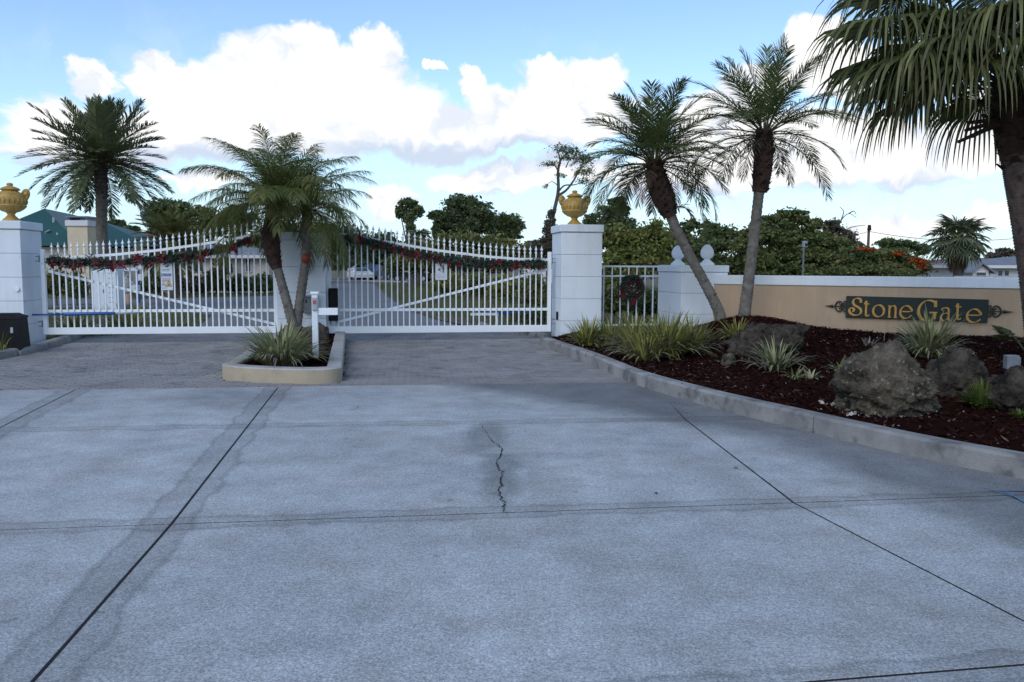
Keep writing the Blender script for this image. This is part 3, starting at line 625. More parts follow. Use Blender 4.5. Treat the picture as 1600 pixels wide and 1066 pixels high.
def gate(label, uh, uf, zrailL, top_pts, brace, hinge_side):
    # uh: hinge end, uf: free end
    a, b = min(uh, uf), max(uh, uf); t = thing('driveway_gate', tuple(G((a+b)/2, 0)), label, 'gate', 'white driveway gates')
    z0, z1 = zrailL
    def topz(u):
        us = [p[0] for p in top_pts]; zs = [p[1] for p in top_pts]; return float(np.interp(u, us, zs))
    m = MB(); m.cbox(G((a+b)/2, 0, (z0+z1)/2), ((b-a)/2, .03, (z1-z0)/2), AX, .004); m.build('bottom_rail', 'white', t)
    zm = MIDZ; m = MB(); m.cbox(G((a+b)/2, .024, zm), ((b-a)/2-.04, .014, .03), AX, .004); m.build('middle_rail', 'white', t)
    pts = [G(u, .0, topz(u)) for u in np.linspace(a+.03, b-.03, 30)]
    m = MB(); vs = []
    for p in pts: vs += [p-d2*.012-UP*.026, p+d2*.028-UP*.026, p+d2*.028+UP*.026, p-d2*.012+UP*.026]
    m.add(vs, [(i*4+j, i*4+(j+1) % 4, (i+1)*4+(j+1) % 4, (i+1)*4+j) for i in range(29) for j in range(4)]+[(3, 2, 1, 0), (116, 117, 118, 119)]); m.build('top_rail', 'white', t)
    n = round((b-a-.1)/.124); 
    for k in range(1, n):
        u = a+.05+(b-a-.1)*k/n; zt = topz(u)+.16
        m = MB(); m.cbox(G(u, -.002, (z1+zt)/2), (.0135, .0115, (zt-z1)/2+.005), AX, .002); pk = m.build('picket', 'white', t)
        m = MB(); c = G(u, -.002, zt)
        m.lathe(c, [(.013, -.045), (.026, -.03), (.026, -.015), (.013, .0), (.012, .03), (.03, .045), (.034, .055), (.018, .075), (.010, .10), (.001, .145)], 6, 1, .7); m.build('spear_tip', 'white', pk)
    for u, zt in ((uh, topz(uh)+.17), (uf, topz(uf)+.06)):
        m = MB(); m.cbox(G(u, 0, (z0+zt)/2), (.04, .04, (zt-z0)/2), AX, .005); m.build('post', 'white', t)
    (ua, za), (ub, zb) = brace; p, q = G(ua, .05, za), G(ub, .05, zb); tt = (q-p)/np.linalg.norm(q-p); up = np.cross(tt, d2)
    m = MB(); m.cbox((p+q)/2, (np.linalg.norm(q-p)/2, .014, .026), (tt, d2, up), .003); m.build('brace', 'white', t)
    for z in (z0+.22, topz(uh)-.02):
        m = MB(); s = 1 if hinge_side > 0 else -1
        m.tube([G(uh+s*.055, -.03, z-.07), G(uh+s*.055, -.03, z+.07)], .014, 8); m.tube([G(uh, -.03, z+.045), G(uh+s*.13, -.03, z+.045)], .009, 6); m.tube([G(uh, -.03, z-.045), G(uh+s*.13, -.03, z-.045)], .009, 6); m.build('hinge', 'grey', t)
    return t
MIDZ = PG(700, 484)[1]
gu = lambda x, y: PG(x, y)
u_a, u_b = gu(515, 470)[0], gu(858, 470)[0]
zb, zt = gu(700, 519.5)[1], gu(700, 509)[1]
gr = gate('white spear topped gate with black control box at its free end', u_b, u_a, (zb, zt), [gu(515, 364), gu(545, 367), gu(600, 377), gu(680, 391), gu(760, 401), gu(810, 405), gu(860, 406)], (gu(518, 506), gu(857, 421)), 1)
v_a, v_b = gu(70, 470)[0], gu(431, 470)[0]
gl = gate('white spear topped gate with the triangle warning notice', v_a, v_b, (gu(250, 521.5)[1], gu(250, 511)[1]), [gu(66, 403), gu(120, 401.5), gu(180, 398), gu(240, 392), gu(300, 384), gu(350, 376), gu(400, 367), gu(432, 363)], (gu(74, 424), gu(430, 507)), -1)
# gate operators and their rams
def ram(u0, z0, u1, z1, v, label, cols=('blue', 'grey'), extra=None):
    a, b = G(u0, v, z0), G(u1, v*.9, z1); t = thing('gate_ram', tuple(a), label, 'gate opener', 'gate opening rams'); c = a+(b-a)*.42
    m = MB(); m.tube([a, c], .018, 8); m.build('rod', 'blue', t, smooth=True)
    e = a+(b-a)*.36; m = MB(); m.tube([e, a+(b-a)*.38, a+(b-a)*.8, a+(b-a)*.81], [.02, .035, .03, .018], 10); m.build('cylinder', 'blue', t, smooth=True)
    m = MB(); m.tube([a+(b-a)*.8, b], .02, 8); m.build('bracket_arm', 'lgrey', t, smooth=True)
    return t
uA, zA = PG(30, 492.5, -.12); uB, zB = PG(215, 489, -.12)
ram(uA, zA, uB, zB, -.12, 'blue ram arm running from the black operator box to the gate')
uA, zA = PG(832, 488, .14); uB, zB = PG(735, 491, .14); rr = ram(uA, zA, uB, zB, .14, 'blue and grey ram arm behind the gate by the tall pillar')
m = MB(); m.cbox(G(PG(757, 491, .1)[0], .1, PG(757, 491, .1)[1]), (.31, .012, .03), AX, .003); m.cbox(G(PG(777, 500, .1)[0], .1, PG(777, 500, .1)[1]), (.015, .012, .15), AX, .003); m.build('white_bracket', 'white', rr)
# operator housing: the black bin-like box in front of the first pillar
ob = P(14, 546, .08); obz = .08; t = thing('gate_operator', (ob[0], ob[1], obz), 'black plastic gate operator housing on the kerb beside the tall pillar', 'gate opener')
def taper(m, c, h0, h1, z0, z1, ax=AX):
    X, Y, Z = ax; vs = [np.array(c)*np.array([1, 1, 0])+X*i*h[0]+Y*j*h[1]+UP*z for z, h in ((z0, h0), (z1, h1)) for j in (-1, 1) for i in (-1, 1)]
    return m.add(vs, [(0, 2, 3, 1), (4, 5, 7, 6), (0, 1, 5, 4), (2, 6, 7, 3), (0, 4, 6, 2), (1, 3, 7, 5)])
m = MB(); taper(m, ob, (.27, .24), (.245, .22), obz, obz+.56); m.build('housing', 'black', t)
m = MB(); taper(m, ob, (.262, .235), (.255, .23), obz+.56, obz+.60); taper(m, ob, (.24, .20), (.15, .13), obz+.60, obz+.65); m.build('lid', 'black', t)
m = MB(); m.cbox(ob+r2*.16-d2*.236+UP*(.36), (.022, .004, .05), AX, .001); m.build('label_plate', 'lgrey', t)
m = MB(); m.cbox(ob-r2*.15-d2*.232+UP*(.44), (.07, .004, .035), AX, .001); m.build('sticker', 'signwhite', t)
m = MB(); m.cbox(ob+UP*(-.05), (.32, .30, .045), AX, .01); m.build('concrete_pad', 'kerb', t)
cu, cz = PG(521, 476, -.08); t = thing('control_box', tuple(G(cu, -.08, cz)), 'tall black control box fixed to the free end of the gate', 'control box')
m = MB(); m.cbox(G(cu, -.10, cz), (.095, .06, .345), AX, .012); m.build('case', 'black', t); m = MB(); m.cbox(G(cu, -.168, cz), (.075, .008, .30), AX, .004); m.build('cover', 'black', t)
m = MB(); m.tube([G(cu-.06, -.06, cz-.34), G(cu-.06, -.06, cz-.44)], .012, 8); m.tube([G(cu+.05, -.06, cz-.34), G(cu+.05, -.06, cz-.40)], .012, 8); m.build('conduit', 'grey', t)
# call box on the centre pillar
cu, cz = PG(484, 476, -.36); t = thing('call_box', tuple(G(cu, -.36, cz)), 'grey metal call box fixed on the centre pillar', 'call box')
m = MB(); m.cbox(G(cu, -.37, cz), (.15, .07, .17), AX, .008); m.build('case', 'grey', t); m = MB(); m.cbox(G(cu-.06, -.445, cz+.07), (.012, .008, .03), AX, .002); m.build('lock', 'black', t); m = MB(); m.cbox(G(cu, -.40, cz+.18), (.165, .10, .012), AX, .003); m.build('rain_hood', 'lgrey', t)
# white mailbox-like post in the island
pb = P(493.5, 562, .13); t = thing('reader_post', (pb[0], pb[1], .13), 'white wooden post with side arm standing in the island planter', 'post'); D_ = pb[1]
top = Q(493.5, 459, D_)[2]; hb = .045
m = MB(); m.cbox((pb[0], pb[1], (.1+top)/2), (hb, hb, (top-.1)/2), AX, .006); m.build('shaft', 'stucco', t)
m = MB(); m.cbox((pb[0], pb[1], top+.012), (hb+.018, hb+.018, .018), AX, .005); m.build('cap', 'white', t)
za = Q(500, 487, D_)[2]; q = Q(500, 487, D_); m = MB(); m.cbox(np.array([pb[0], pb[1], za])+r2*.20, (.15, .03, .055), AX, .004); m.build('arm', 'white', t)
m = MB(); zz = Q(493, 475, D_)[2]; m.cbox(np.array([pb[0], pb[1], zz])-d2*(hb+.012), (.035, .012, .10), AX, .003); rd = m.build('reader', 'lgrey', t); m = MB(); m.cbox(np.array([pb[0], pb[1], zz+.03])-d2*(hb+.027), (.024, .004, .03), AX, .002); m.build('button', 'inkred', rd)
# notices on the gates
def plate(name, label, px0, py0, px1, py1, v=-.035):
    (a, z1), (b, z0) = PG(px0, py0, v), PG(px1, py1, v); t = thing(name, tuple(G((a+b)/2, v, z0)), label, 'sign')
    m = MB(); m.cbox(G((a+b)/2, v, (z0+z1)/2), ((b-a)/2, .004, (z1-z0)/2), AX, .001); m.build('panel', 'signwhite', t); return t, a, b, z0, z1
def quad_g(a, b, z0, z1, v): m = MB(); m.add([G(a, v, z0), G(b, v, z0), G(b, v, z1), G(a, v, z1)], [(0, 1, 2, 3)]); return m
def text_mesh(txt, name, size, origin, ex, ez, mat, parent, xs=1.):
    c = bpy.data.curves.new('lettering', 'FONT'); c.body = txt; c.size = 1; c.align_x = 'CENTER'; c.align_y = 'CENTER'; o = bpy.data.objects.new('lettering', c); COL.objects.link(o)
    dg = bpy.context.evaluated_depsgraph_get(); me = bpy.data.meshes.new_from_object(o.evaluated_get(dg)); m = MB()
    m.add([np.array(origin)+np.array(ex)*v.co.x*size*xs+np.array(ez)*v.co.y*size for v in me.vertices], [tuple(p.vertices) for p in me.polygons]); bpy.data.objects.remove(o); bpy.data.curves.remove(c); bpy.data.meshes.remove(me); return m.build(name, mat, parent)
t, a, b, z0, z1 = plate('notice_sign', 'white notice board with blue header and yellow warning triangle on the gate', 250.5, 411, 270.5, 453.5); hh = z1-z0; ww = b-a
quad_g(a+.02*ww, b-.08*ww, z0+.47*hh+.02, z0+.585*hh+.02, -.0405).build('header', 'signblue', t)
text_mesh('NOTICE', 'lettering', .082, G((a+b)/2-.03*ww, -.0425, z0+.527*hh+.02), r2, UP, 'signwhite', t, .72)
for k, (f, wd, c) in enumerate(((.43, .7, 'ink'), (.375, .78, 'inkred'), (.34, .7, 'inkred'), (.30, .74, 'inkred'), (.245, .25, 'ink'), (.205, .3, 'ink'), (.165, .28, 'ink'), (.75, .7, 'ink'), (.70, .62, 'ink'), (.07, .4, 'ink'))): quad_g(a+.1*ww, a+(.1+wd)*ww, z0+f*hh, z0+f*hh+.010, -.041).build('text_line', c, t)
cx = a+.66*ww
m = MB(); m.add([G(cx-.07, -.0412, z0+.13*hh), G(cx+.07, -.0412, z0+.13*hh), G(cx, -.0412, z0+.13*hh+.125)], [(0, 1, 2)]); tri = m.build('warning_triangle', 'ink', t)
m = MB(); m.add([G(cx-.052, -.0432, z0+.13*hh+.011), G(cx+.052, -.0432, z0+.13*hh+.011), G(cx, -.0432, z0+.13*hh+.105)], [(0, 1, 2)]); m.build('triangle_fill', 'yellow', tri)
m = MB(); m.add([G(cx-.02, -.0447, z0+.13*hh+.02), G(cx+.012, -.0447, z0+.13*hh+.02), G(cx+.016, -.0447, z0+.13*hh+.05), G(cx-.012, -.0447, z0+.13*hh+.06)], [(0, 1, 2, 3)]); m.build('pictogram', 'ink', tri)
m = MB(); m.add([G(a+.35*ww, -.0412, z0+.86*hh), G(a+.6*ww, -.0412, z0+.84*hh), G(a+.82*ww, -.0412, z0+.94*hh), G(a+.55*ww, -.0412, z0+.92*hh)], [(0, 1, 2, 3)]); m.build('emblem', 'ink', t)
t, a, b, z0, z1 = plate('camera_sign', 'small white surveillance notice with dark figure symbol on the gate', 680.3, 412, 698.6, 437.5); hh = z1-z0; ww = b-a
m = MB(); pts = [(.60, .34), (.63, .45), (.60, .62), (.58, .74), (.66, .78), (.72, .84), (.73, .72), (.76, .60), (.74, .34), (.69, .34), (.67, .50), (.65, .34)]; m.add([G(a+x*ww, -.0405, z0+y*hh+.03) for x, y in pts], [tuple(range(len(pts)))]); m.build('figure_symbol', 'ink', t)
for (x, y, r) in ((.33, .62, .045),): m = MB(); m.add([G(a+x*ww+math.cos(q)*r*.7, -.0405, z0+y*hh+math.sin(q)*r*.5) for q in np.linspace(0, 6.28, 13)[:-1]], [tuple(range(12))]); m.build('eye_symbol', 'ink', t)
quad_g(a+.28*ww, a+.55*ww, z0+.71*hh, z0+.735*hh, -.041).build('text_line', 'ink', t); quad_g(a+.42*ww, a+.58*ww, z0+.50*hh, z0+.525*hh, -.041).build('text_line', 'ink', t)
for f in (.34, .22, .15): quad_g(a+.15*ww, a+.85*ww, z0+f*hh, z0+f*hh+.008, -.041).build('text_line', 'lgrey', t)
# ------------------------------------------------------------------ fence with wreath, low pier, sign wall
fu0, fu1 = PG(942, 450, .1)[0], PG(1029, 450, .55)[0]; fz = PG(985, 416.5, .3)[1]; fz2 = PG(985, 431.5, .3)[1]
fa, fb = G(uR-.01, .15), G(fu1+.03, .35); ft = (fb-fa)/np.linalg.norm(fb-fa); fn = np.array([-ft[1], ft[0], 0]); FX = (ft, fn, UP)
t = thing('picket_fence', tuple((fa+fb)/2), 'short white metal fence between the tall pillar and the low pier', 'fence'); flen = np.linalg.norm(fb-fa)
for z, nm in ((fz, 'top_rail'), (fz2, 'lower_rail'), (.28, 'bottom_rail')): m = MB(); m.cbox((fa+fb)/2+UP*z, (flen/2, .016, .02), FX, .003); m.build(nm, 'white', t)
for k in range(9): m = MB(); p = fa+(fb-fa)*((k+.18)/8.4); m.cbox(p-fn*.004+UP*(.06+fz)/2, (.0135, .011, (fz-.06)/2), FX, .002); m.build('picket', 'white', t)
wc = plane_hit(987, 449, fa-fn*.06, fn)
t = thing('wreath', tuple(wc), 'green wreath with red bows hanging on the short white fence', 'wreath')
n = 4200; a = rng.uniform(0, 6.283, n); rr_ = .205+rng.normal(0, .032, n); C = wc+np.outer(np.cos(a)*rr_, ft)+np.outer(np.sin(a)*rr_, UP)+np.outer(rng.normal(0, .03, n)-.02, fn); quads_obj('greenery', leafcards(C, .055, asp=.17), 'xgreen', t)
def flower(c, n_, r, k=9, mat='xred', nm='poinsettia', parent=None, seed=0):
    m = MB(); n_ = np.array(n_, float); a = np.cross(n_, UP); a /= np.linalg.norm(a); b = np.cross(a, n_)
    for i in range(k):
        th = 6.283*i/k+random.uniform(-.3, .3); rr = r*random.uniform(.7, 1.2); e = a*math.cos(th)+b*math.sin(th); s = -a*math.sin(th)+b*math.cos(th); h = n_*random.uniform(.01, .05)
        m.add([c, c+e*rr*.5+s*rr*.28+h, c+e*rr+h*.3, c+e*rr*.5-s*rr*.28+h*.6], [(0, 1, 2, 3)])
    return m.build(nm, mat, parent)
for (dx, dz, r) in ((-.13, .10, .10), (.13, .13, .12), (.21, -.02, .10), (-.22, -.12, .13), (.03, -.22, .13), (.16, -.14, .09), (-.16, -.02, .08)): flower(wc+ft*dx+UP*dz-fn*.07, -fn, r, parent=t)
for (p, q) in (((.0, -.24), (-.03, -.42)), ((-.2, -.14), (-.36, -.22)), ((.02, -.24), (.06, -.40))):
    m = MB(); A, B = wc+ft*p[0]+UP*p[1]-fn*.08, wc+ft*q[0]+UP*q[1]-fn*.07; s = np.cross((B-A)/np.linalg.norm(B-A), fn); m.strip([A, (A+B)/2-fn*.015, B], s, [.02, .035, .03]); m.build('ribbon_tail', 'xred', t)
for (dx, dz) in ((-.16, -.15), (.10, -.12), (.0, .02), (-.06, .04)): m = MB(); m.lathe(wc+ft*dx+UP*dz-fn*.1, [(.001, -.014), (.014, -.004), (.014, .006), (.001, .014)], 8); m.build('bauble', 'frost', t)
# garlands
def garland(label, path, dens, clusters, v=-.075):
    pts = crom([G(*PG(x, y, v)[:1], v, PG(x, y, v)[1]) for x, y in path], 10); pts = np.array(pts); t = thing('garland', tuple(pts[len(pts)//2]), label, 'garland')
    L_ = np.concatenate([[0], np.cumsum(np.linalg.norm(np.diff(pts, axis=0), axis=1))]); n = int(L_[-1]*dens); s = rng.uniform(0, L_[-1], n)
    C = np.stack([np.interp(s, L_, pts[:, k]) for k in range(3)], 1); thick = .042+.02*np.sin(s*3.1)+.014*np.sin(s*7.7+1); C = C+rvec(n)*(np.abs(rng.normal(0, 1, (n, 1)))*thick[:, None]); quads_obj('greenery', leafcards(C, .06, asp=.15), 'xgreen', t)
    m = MB(); m.tube(pts[::3], .03, 6); m.build('core_rope', 'xgreen', t)
    for k in range(clusters):
        q = (k+.5+random.uniform(-.35, .35))/clusters*L_[-1]; c = np.array([np.interp(q, L_, pts[:, i]) for i in range(3)])-d2*random.uniform(.04, .09)+UP*random.uniform(-.08, .03); flower(c, -d2+UP*random.uniform(-.3, .3), random.uniform(.06, .12), random.choice([7, 9, 11]), parent=t)
        if random.random() < .5:
            B = c+r2*random.uniform(-.1, .1)-UP*random.uniform(.1, .2); m = MB(); m.strip([c, (c+B)/2-d2*.02, B], r2, [.012, .022, .015]); m.build('ribbon_tail', 'xred', t)
    return t
garland('green and red garland hung along the gate with the triangle notice', [(76, 407), (110, 410), (150, 410), (185, 411), (220, 407), (260, 404), (300, 399), (340, 391), (365, 385), (385, 376), (402, 371)], 2300, 22)
garland('green and red garland hung along the gate with the black control box', [(540, 372), (570, 377), (600, 384), (640, 394), (680, 402), (720, 408), (760, 412), (800, 412), (848, 411)], 2300, 20)
# low pier with egg finials
pa = plane_hit(1065, 440, G(0, -1.35), d2); pcu = np.dot(pa-G0, r2); pcv = -1.35; pw = PG(1137, 440, -1.35)[0]-pcu; ptop = PG(1100, 414.5, -1.35)[1]; pd = 1.5
c = G(pcu+pw/2, pcv+pd/2); t = thing('low_pier', tuple(c), 'low white stucco pier topped by two egg finials', 'pier')
m = MB(); m.box(c+UP*(ptop-.15)/2, (pw/2-.012, pd/2-.012, (ptop-.15)/2), AX); m.build('core', 'groove', t)
for k in range(3): zz0 = ptop-.15-.44*(k+1); m = MB(); m.cbox(c+UP*(zz0+.22), (pw/2, pd/2, .2155), AX, .006); m.build('course', 'stucco', t)
m = MB(); m.cbox(c+UP*(ptop-.073), (pw/2+.02, pd/2+.02, .073), AX, .01); m.build('cap', 'stucco', t)
for k, (fpx, fv, lab) in enumerate(((1104.5, .32, 'white egg finial on the low pier, the one over its street face'), (1059, 1.18, 'white egg finial on the low pier, the one towards the wreath fence'))):
    q = G(PG(fpx, 414, pcv+fv)[0], pcv+fv, ptop); f = thing('egg_finial', tuple(q), lab, 'finial', 'egg finials on the low pier')
    m = MB(); m.lathe(q, [(.155, 0), (.16, .02), (.15, .04), (.10, .075), (.065, .115), (.055, .14)], 20); m.build('foot', 'white', f, smooth=True)
    m = MB(); m.lathe(q, [(.055, .135), (.10, .155), (.13, .195), (.142, .245), (.138, .29), (.12, .34), (.09, .39), (.05, .425), (.015, .44), (.001, .442)], 22); m.build('egg', 'white', f, smooth=True)
# sign wall
wl = 13.0; wtop = Q(1140, 430, 17.2)[2]; capb = Q(1140, 444.5, 17.2)[2]; WX = (wt, -wn, UP)
t = thing('sign_wall', tuple(WA), 'tan stucco wall with white cap carrying the green name board', 'wall')
W0 = WA-wn*.12
m = MB(); m.box(W0+wt*(wl/2-.3)+UP*(capb/2-.1), (wl/2+.3, .12, capb/2+.1), WX); m.build('wall_body', 'tan', t)
m = MB(); m.cbox(W0+wt*(wl/2-.3)+UP*((capb+wtop)/2), (wl/2+.3, .145, (wtop-capb)/2), WX, .008); m.build('cap', 'stucco', t)
def WP(px, py, off=0.): return plane_hit(px, py, WA+wn*off, wn)
def wsz(p): return float(np.dot(p-WA, wt)), float(p[2])
s0, zt0 = wsz(WP(1323, 462.5)); s1, zt1 = wsz(WP(1545, 468)); _, zb0 = wsz(WP(1323, 495.5)); _, zb1 = wsz(WP(1545, 504.5)); zt = (zt0+zt1)/2; zb = (zb0+zb1)/2
tilt = ((zt1+zb1)-(zt0+zb0))/2/(s1-s0); ex = wt+UP*tilt; ex /= np.linalg.norm(ex); ez = np.cross(ex, -wn); ez = ez if ez[2] > 0 else -ez
bc = WA+wt*(s0+s1)/2+UP*(zt+zb)/2; bw, bh = (s1-s0), (zt-zb)
t = thing('name_board', tuple(bc), 'dark green StoneGate name board with gold letters on the tan wall', 'sign')
m = MB(); m.cbox(bc+wn*.03, (bw/2, .028, bh/2), (ex, -wn, ez), .006); m.build('board', 'signgreen', t)
sc = bh/158*.98
def bp_(x, y, off): return bc+ex*(x/1040-.5)*bw+ez*(y/158-.5)*bh+wn*off
def nib(poly, x0, y0, w_, h_, tmin=4.5, tmax=15, nibang=.35, closed=False):
    """broad-nib stroke as a closed raised ribbon"""
    if len(poly) > 2: c_ = [np.array(p[:2]) for p in crom([(p[0], p[1], 0) for p in poly], 8)]
    else: c_ = [np.array(poly[0], float), np.array(poly[1], float)]
    c_ = [np.array([x0+p[0]*w_, y0+p[1]*h_]) for p in c_]; n = len(c_); left = []; right = []
    for i in range(n):
        tn = c_[min(i+1, n-1)]-c_[max(i-1, 0)]; tn = tn/(np.linalg.norm(tn)+1e-9); th = math.atan2(tn[1], tn[0]); k = abs(math.sin(th-nibang)); hw_ = (tmin+(tmax-tmin)*k)/2; nn = np.array([-tn[1], tn[0]]); left.append(c_[i]+nn*hw_); right.append(c_[i]-nn*hw_)
    return left, right
zo = [0]
def letter(ch, x0, w_, y0, h_, strokes, **kw):
    m = MB()
    for st in strokes:
        l_, r_ = nib(st, x0, y0, w_, h_, **kw); zo[0] = (zo[0]+1) % 5; o1 = .070+.0012*zo[0]; n = len(l_)
        vs = [bp_(*p, .050) for p in l_]+[bp_(*p, .050) for p in r_]+[bp_(*p, o1) for p in l_]+[bp_(*p, o1) for p in r_]
        fs = [(2*n+i, 3*n+i, 3*n+i+1, 2*n+i+1) for i in range(n-1)]+[(i, i+1, 2*n+i+1, 2*n+i) for i in range(n-1)]+[(n+i, 3*n+i, 3*n+i+1, n+i+1) for i in range(n-1)]+[(0, 2*n, 3*n, n), (n-1, 2*n-1, 4*n-1, 3*n-1)]
        m.add(vs, fs)
    m.build('letter_'+ch, 'goldleaf', t)
ring = lambda cx, cy, rx, ry, a0, a1, n=14: [(cx+rx*math.cos(math.radians(a)), cy+ry*math.sin(math.radians(a))) for a in np.linspace(a0, a1, n)]
letter('S', 28, 108, 18, 126, [[(.84, .74), (.80, .92), (.60, .99), (.36, .93), (.27, .76), (.38, .60), (.62, .49), (.84, .36), (.86, .16), (.66, .02), (.36, .01), (.10, .12), (.02, .28), (.10, .40), (.26, .41), (.36, .32), (.32, .22), (.22, .22)]], tmax=19)
def t_(x0): letter('t', x0, 42, 14, 112, [[(.42, 1.0), (.42, .20), (.52, .05), (.80, .02), (1.02, .10)], [(.06, .80), (.98, .80)], [(.08, .78), (.42, .98)]], tmax=16)
t_(143); letter('o', 210, 94, 10, 92, [ring(.5, .5, .44, .46, 90, 455, 22)], tmax=17)
letter('n', 327, 70, 10, 90, [[(.18, .98), (.18, .03)], [(.0, .94), (.2, .97)], [(.03, .03), (.36, .03)], [(.18, .72), (.40, .92), (.66, .95), (.82, .80), (.84, .5), (.84, .03)], [(.68, .03), (1.02, .03)]], tmax=15)
e_ = [[(.12, .52), (.92, .56), (.86, .80), (.62, .96), (.34, .92), (.12, .70), (.06, .44), (.16, .18), (.40, .03), (.68, .05), (.96, .26)]]
letter('e', 415, 94, 8, 94, e_, tmax=16)
letter('G', 548, 138, -6, 150, [[(.92, .72), (.88, .90), (.62, .985), (.34, .93), (.12, .72), (.05, .45), (.16, .18), (.42, .03), (.68, .05), (.88, .18)], [(.91, .98), (.93, .68)], [(.90, .42), (.90, .12)], [(.62, .42), (1.02, .42)]], tmax=22)
letter('a', 712, 80, 2, 96, [[(.10, .76), (.22, .92), (.48, .96), (.70, .86), (.74, .62), (.74, .14), (.84, .03), (1.02, .06)], [(.74, .58), (.40, .54), (.12, .40), (.08, .18), (.26, .03), (.52, .06), (.74, .24)]], tmax=15)
t_(815); letter('e', 893, 104, -2, 96, e_, tmax=16)
def scroll(sgn, label):
    o = bc+ex*sgn*bw/2+wn*.03; q = thing('scroll_bracket', tuple(o), label, 'ornament', 'wrought iron scrolls on the sign wall'); Lr = .40
    def pp_(a, b): return o+ex*sgn*a*Lr+ez*b*Lr
    m = MB(); m.tube([pp_(-.01, 0), pp_(.62, 0), pp_(.66, 0), pp_(.70, 0), pp_(.76, 0), pp_(1., 0)], [.009, .009, .026, .02, .014, .002], 8); m.build('spear_rod', 'iron', q)
    m = MB(); m.lathe(pp_(.62, 0)-UP*.03, [(.002, 0), (.02, .015), (.024, .03), (.02, .045), (.002, .06)], 8); m.build('knob', 'iron', q)
    for s in (-1, 1):
        big = [(.50, .02*s), (.46, .12*s), (.40, .20*s), (.31, .24*s), (.22, .21*s), (.19, .13*s), (.24, .08*s), (.30, .10*s), (.29, .15*s)]
        small = [(.24, .02*s), (.16, .10*s), (.10, .18*s), (.09, .25*s), (.02, .24*s), (-.01, .18*s), (.04, .15*s)]
        sm_ = [(.14, .0), (.09, -.06*s), (.03, -.10*s), (-.02, -.07*s)]
        for pth, r_ in ((big, .013), (small, .011), (sm_, .009)): m = MB(); c_ = crom([pp_(a, b) for a, b in pth], 5); m.tube(c_, [r_*(1.15-.5*k/len(c_)) for k in range(len(c_))], 6); m.build('scroll', 'iron', q)
scroll(-1, 'black wrought iron scroll at the letter S end of the name board'); scroll(1, 'black wrought iron scroll at the last letter e end of the name board')
# island planter
isl = thing('island_planter', (-3.5, 14.5, 0), 'cream kerbed island planter between the two driveway lanes', 'planter')
prof = [(0, -.05), (0, .185), (.015, .20), (.19, .205), (.205, .19), (.205, .05)]; rings = [(isl_outline(i), z) for i, z in prof]; n = len(rings[0][0]); m = MB(); m2 = MB()
m.add([(*p, z) for r_, z in rings[:2] for p in r_], [(i, i+1, n+i+1, n+i) for i in range(n-1)]); m.build('kerb_face', 'cream', isl)
m2.add([(*p, z) for r_, z in rings[1:] for p in r_], [(k*n+i, k*n+i+1, (k+1)*n+i+1, (k+1)*n+i) for k in range(len(rings)-2) for i in range(n-1)]); m2.build('kerb_top', 'cream_top', isl)
inn = isl_outline(.20); m = MB(); cc_ = (-3.55, 14.6, .19); m.add([(*p, .135) for p in inn]+[cc_], [(i, i+1, n) for i in range(n-1)]+[(n-1, 0, n)]); m.build('mulch', 'mulch', isl)
ip = scatter(inn, 3500); quads_obj('mulch_chips', leafcards(np.c_[ip, [.15+.05*math.exp(-((x+3.55)**2/1+(y-14.6)**2/4)) for x, y in ip]], .03, flat=1., asp=.3), 'chip', isl)['kind'] = 'stuff'
# ================================================================== PALMS
def nrm(v): v = np.array(v, float); return v/(np.linalg.norm(v)+1e-12)
def frond(parent, base, az, el0, Ln, bend, nl, ll, mat, lw=.012, droop=.25, vee=.35, rr=.012, start=.14, fwd=(1.05, .45), rmat='rachis', seg=12, nm='frond', tw=0.):
    h = np.array([math.sin(az), math.cos(az), 0]); side = np.array([math.cos(az), -math.sin(az), 0]); pts = [np.array(base, float)]; dirs = []
    for k in range(seg):
        t = (k+.5)/seg; e = el0-bend*t**1.4; d = h*math.cos(e)+UP*math.sin(e)+side*tw*t; d = nrm(d); dirs.append(d); pts.append(pts[-1]+d*Ln/seg)
    dirs.append(dirs[-1]); m = MB()
    for t in np.linspace(start, .99, nl):
        x = t*seg; i = min(seg-1, int(x)); f_ = x-i; p = pts[i]*(1-f_)+pts[i+1]*f_; d = nrm(dirs[i]*(1-f_)+dirs[i+1]*f_); nn = nrm(np.cross(side, d)); nn = nn if nn[2] > -.2 else -nn
        lf = ll*(.45+.75*math.sin(math.pi*min(1, .12+t*.80))**.8)*(1 if t < .85 else 1-(t-.85)*2.2)
        al = fwd[0]+(fwd[1]-fwd[0])*t
        for s in (-1, 1):
            if random.random() < .07: continue
            a2 = al+random.uniform(-.16, .16); be = vee+random.uniform(-.25, .25); l_ = lf*random.uniform(.8, 1.12)
            q = nrm(d*math.cos(a2)+side*s*math.sin(a2)*math.cos(be)+nn*math.sin(a2)*math.sin(be)); wv = nrm(np.cross(q, nn)+nn*random.uniform(-.4, .4))
            p1 = p+q*l_*.4; q2 = nrm(q-UP*droop*.8); p2 = p1+q2*l_*.35; q3 = nrm(q2-UP*droop*1.4); p3 = p2+q3*l_*.3
            m.strip([p, p1, p2, p3], wv, [lw*.5, lw, lw*.75, 0])
    o = m.build(nm, mat, parent); m = MB(); m.tube(pts, [rr*(1.3-1.1*k/seg) for k in range(seg+1)], 5); m.build('stalk', rmat, o); return o
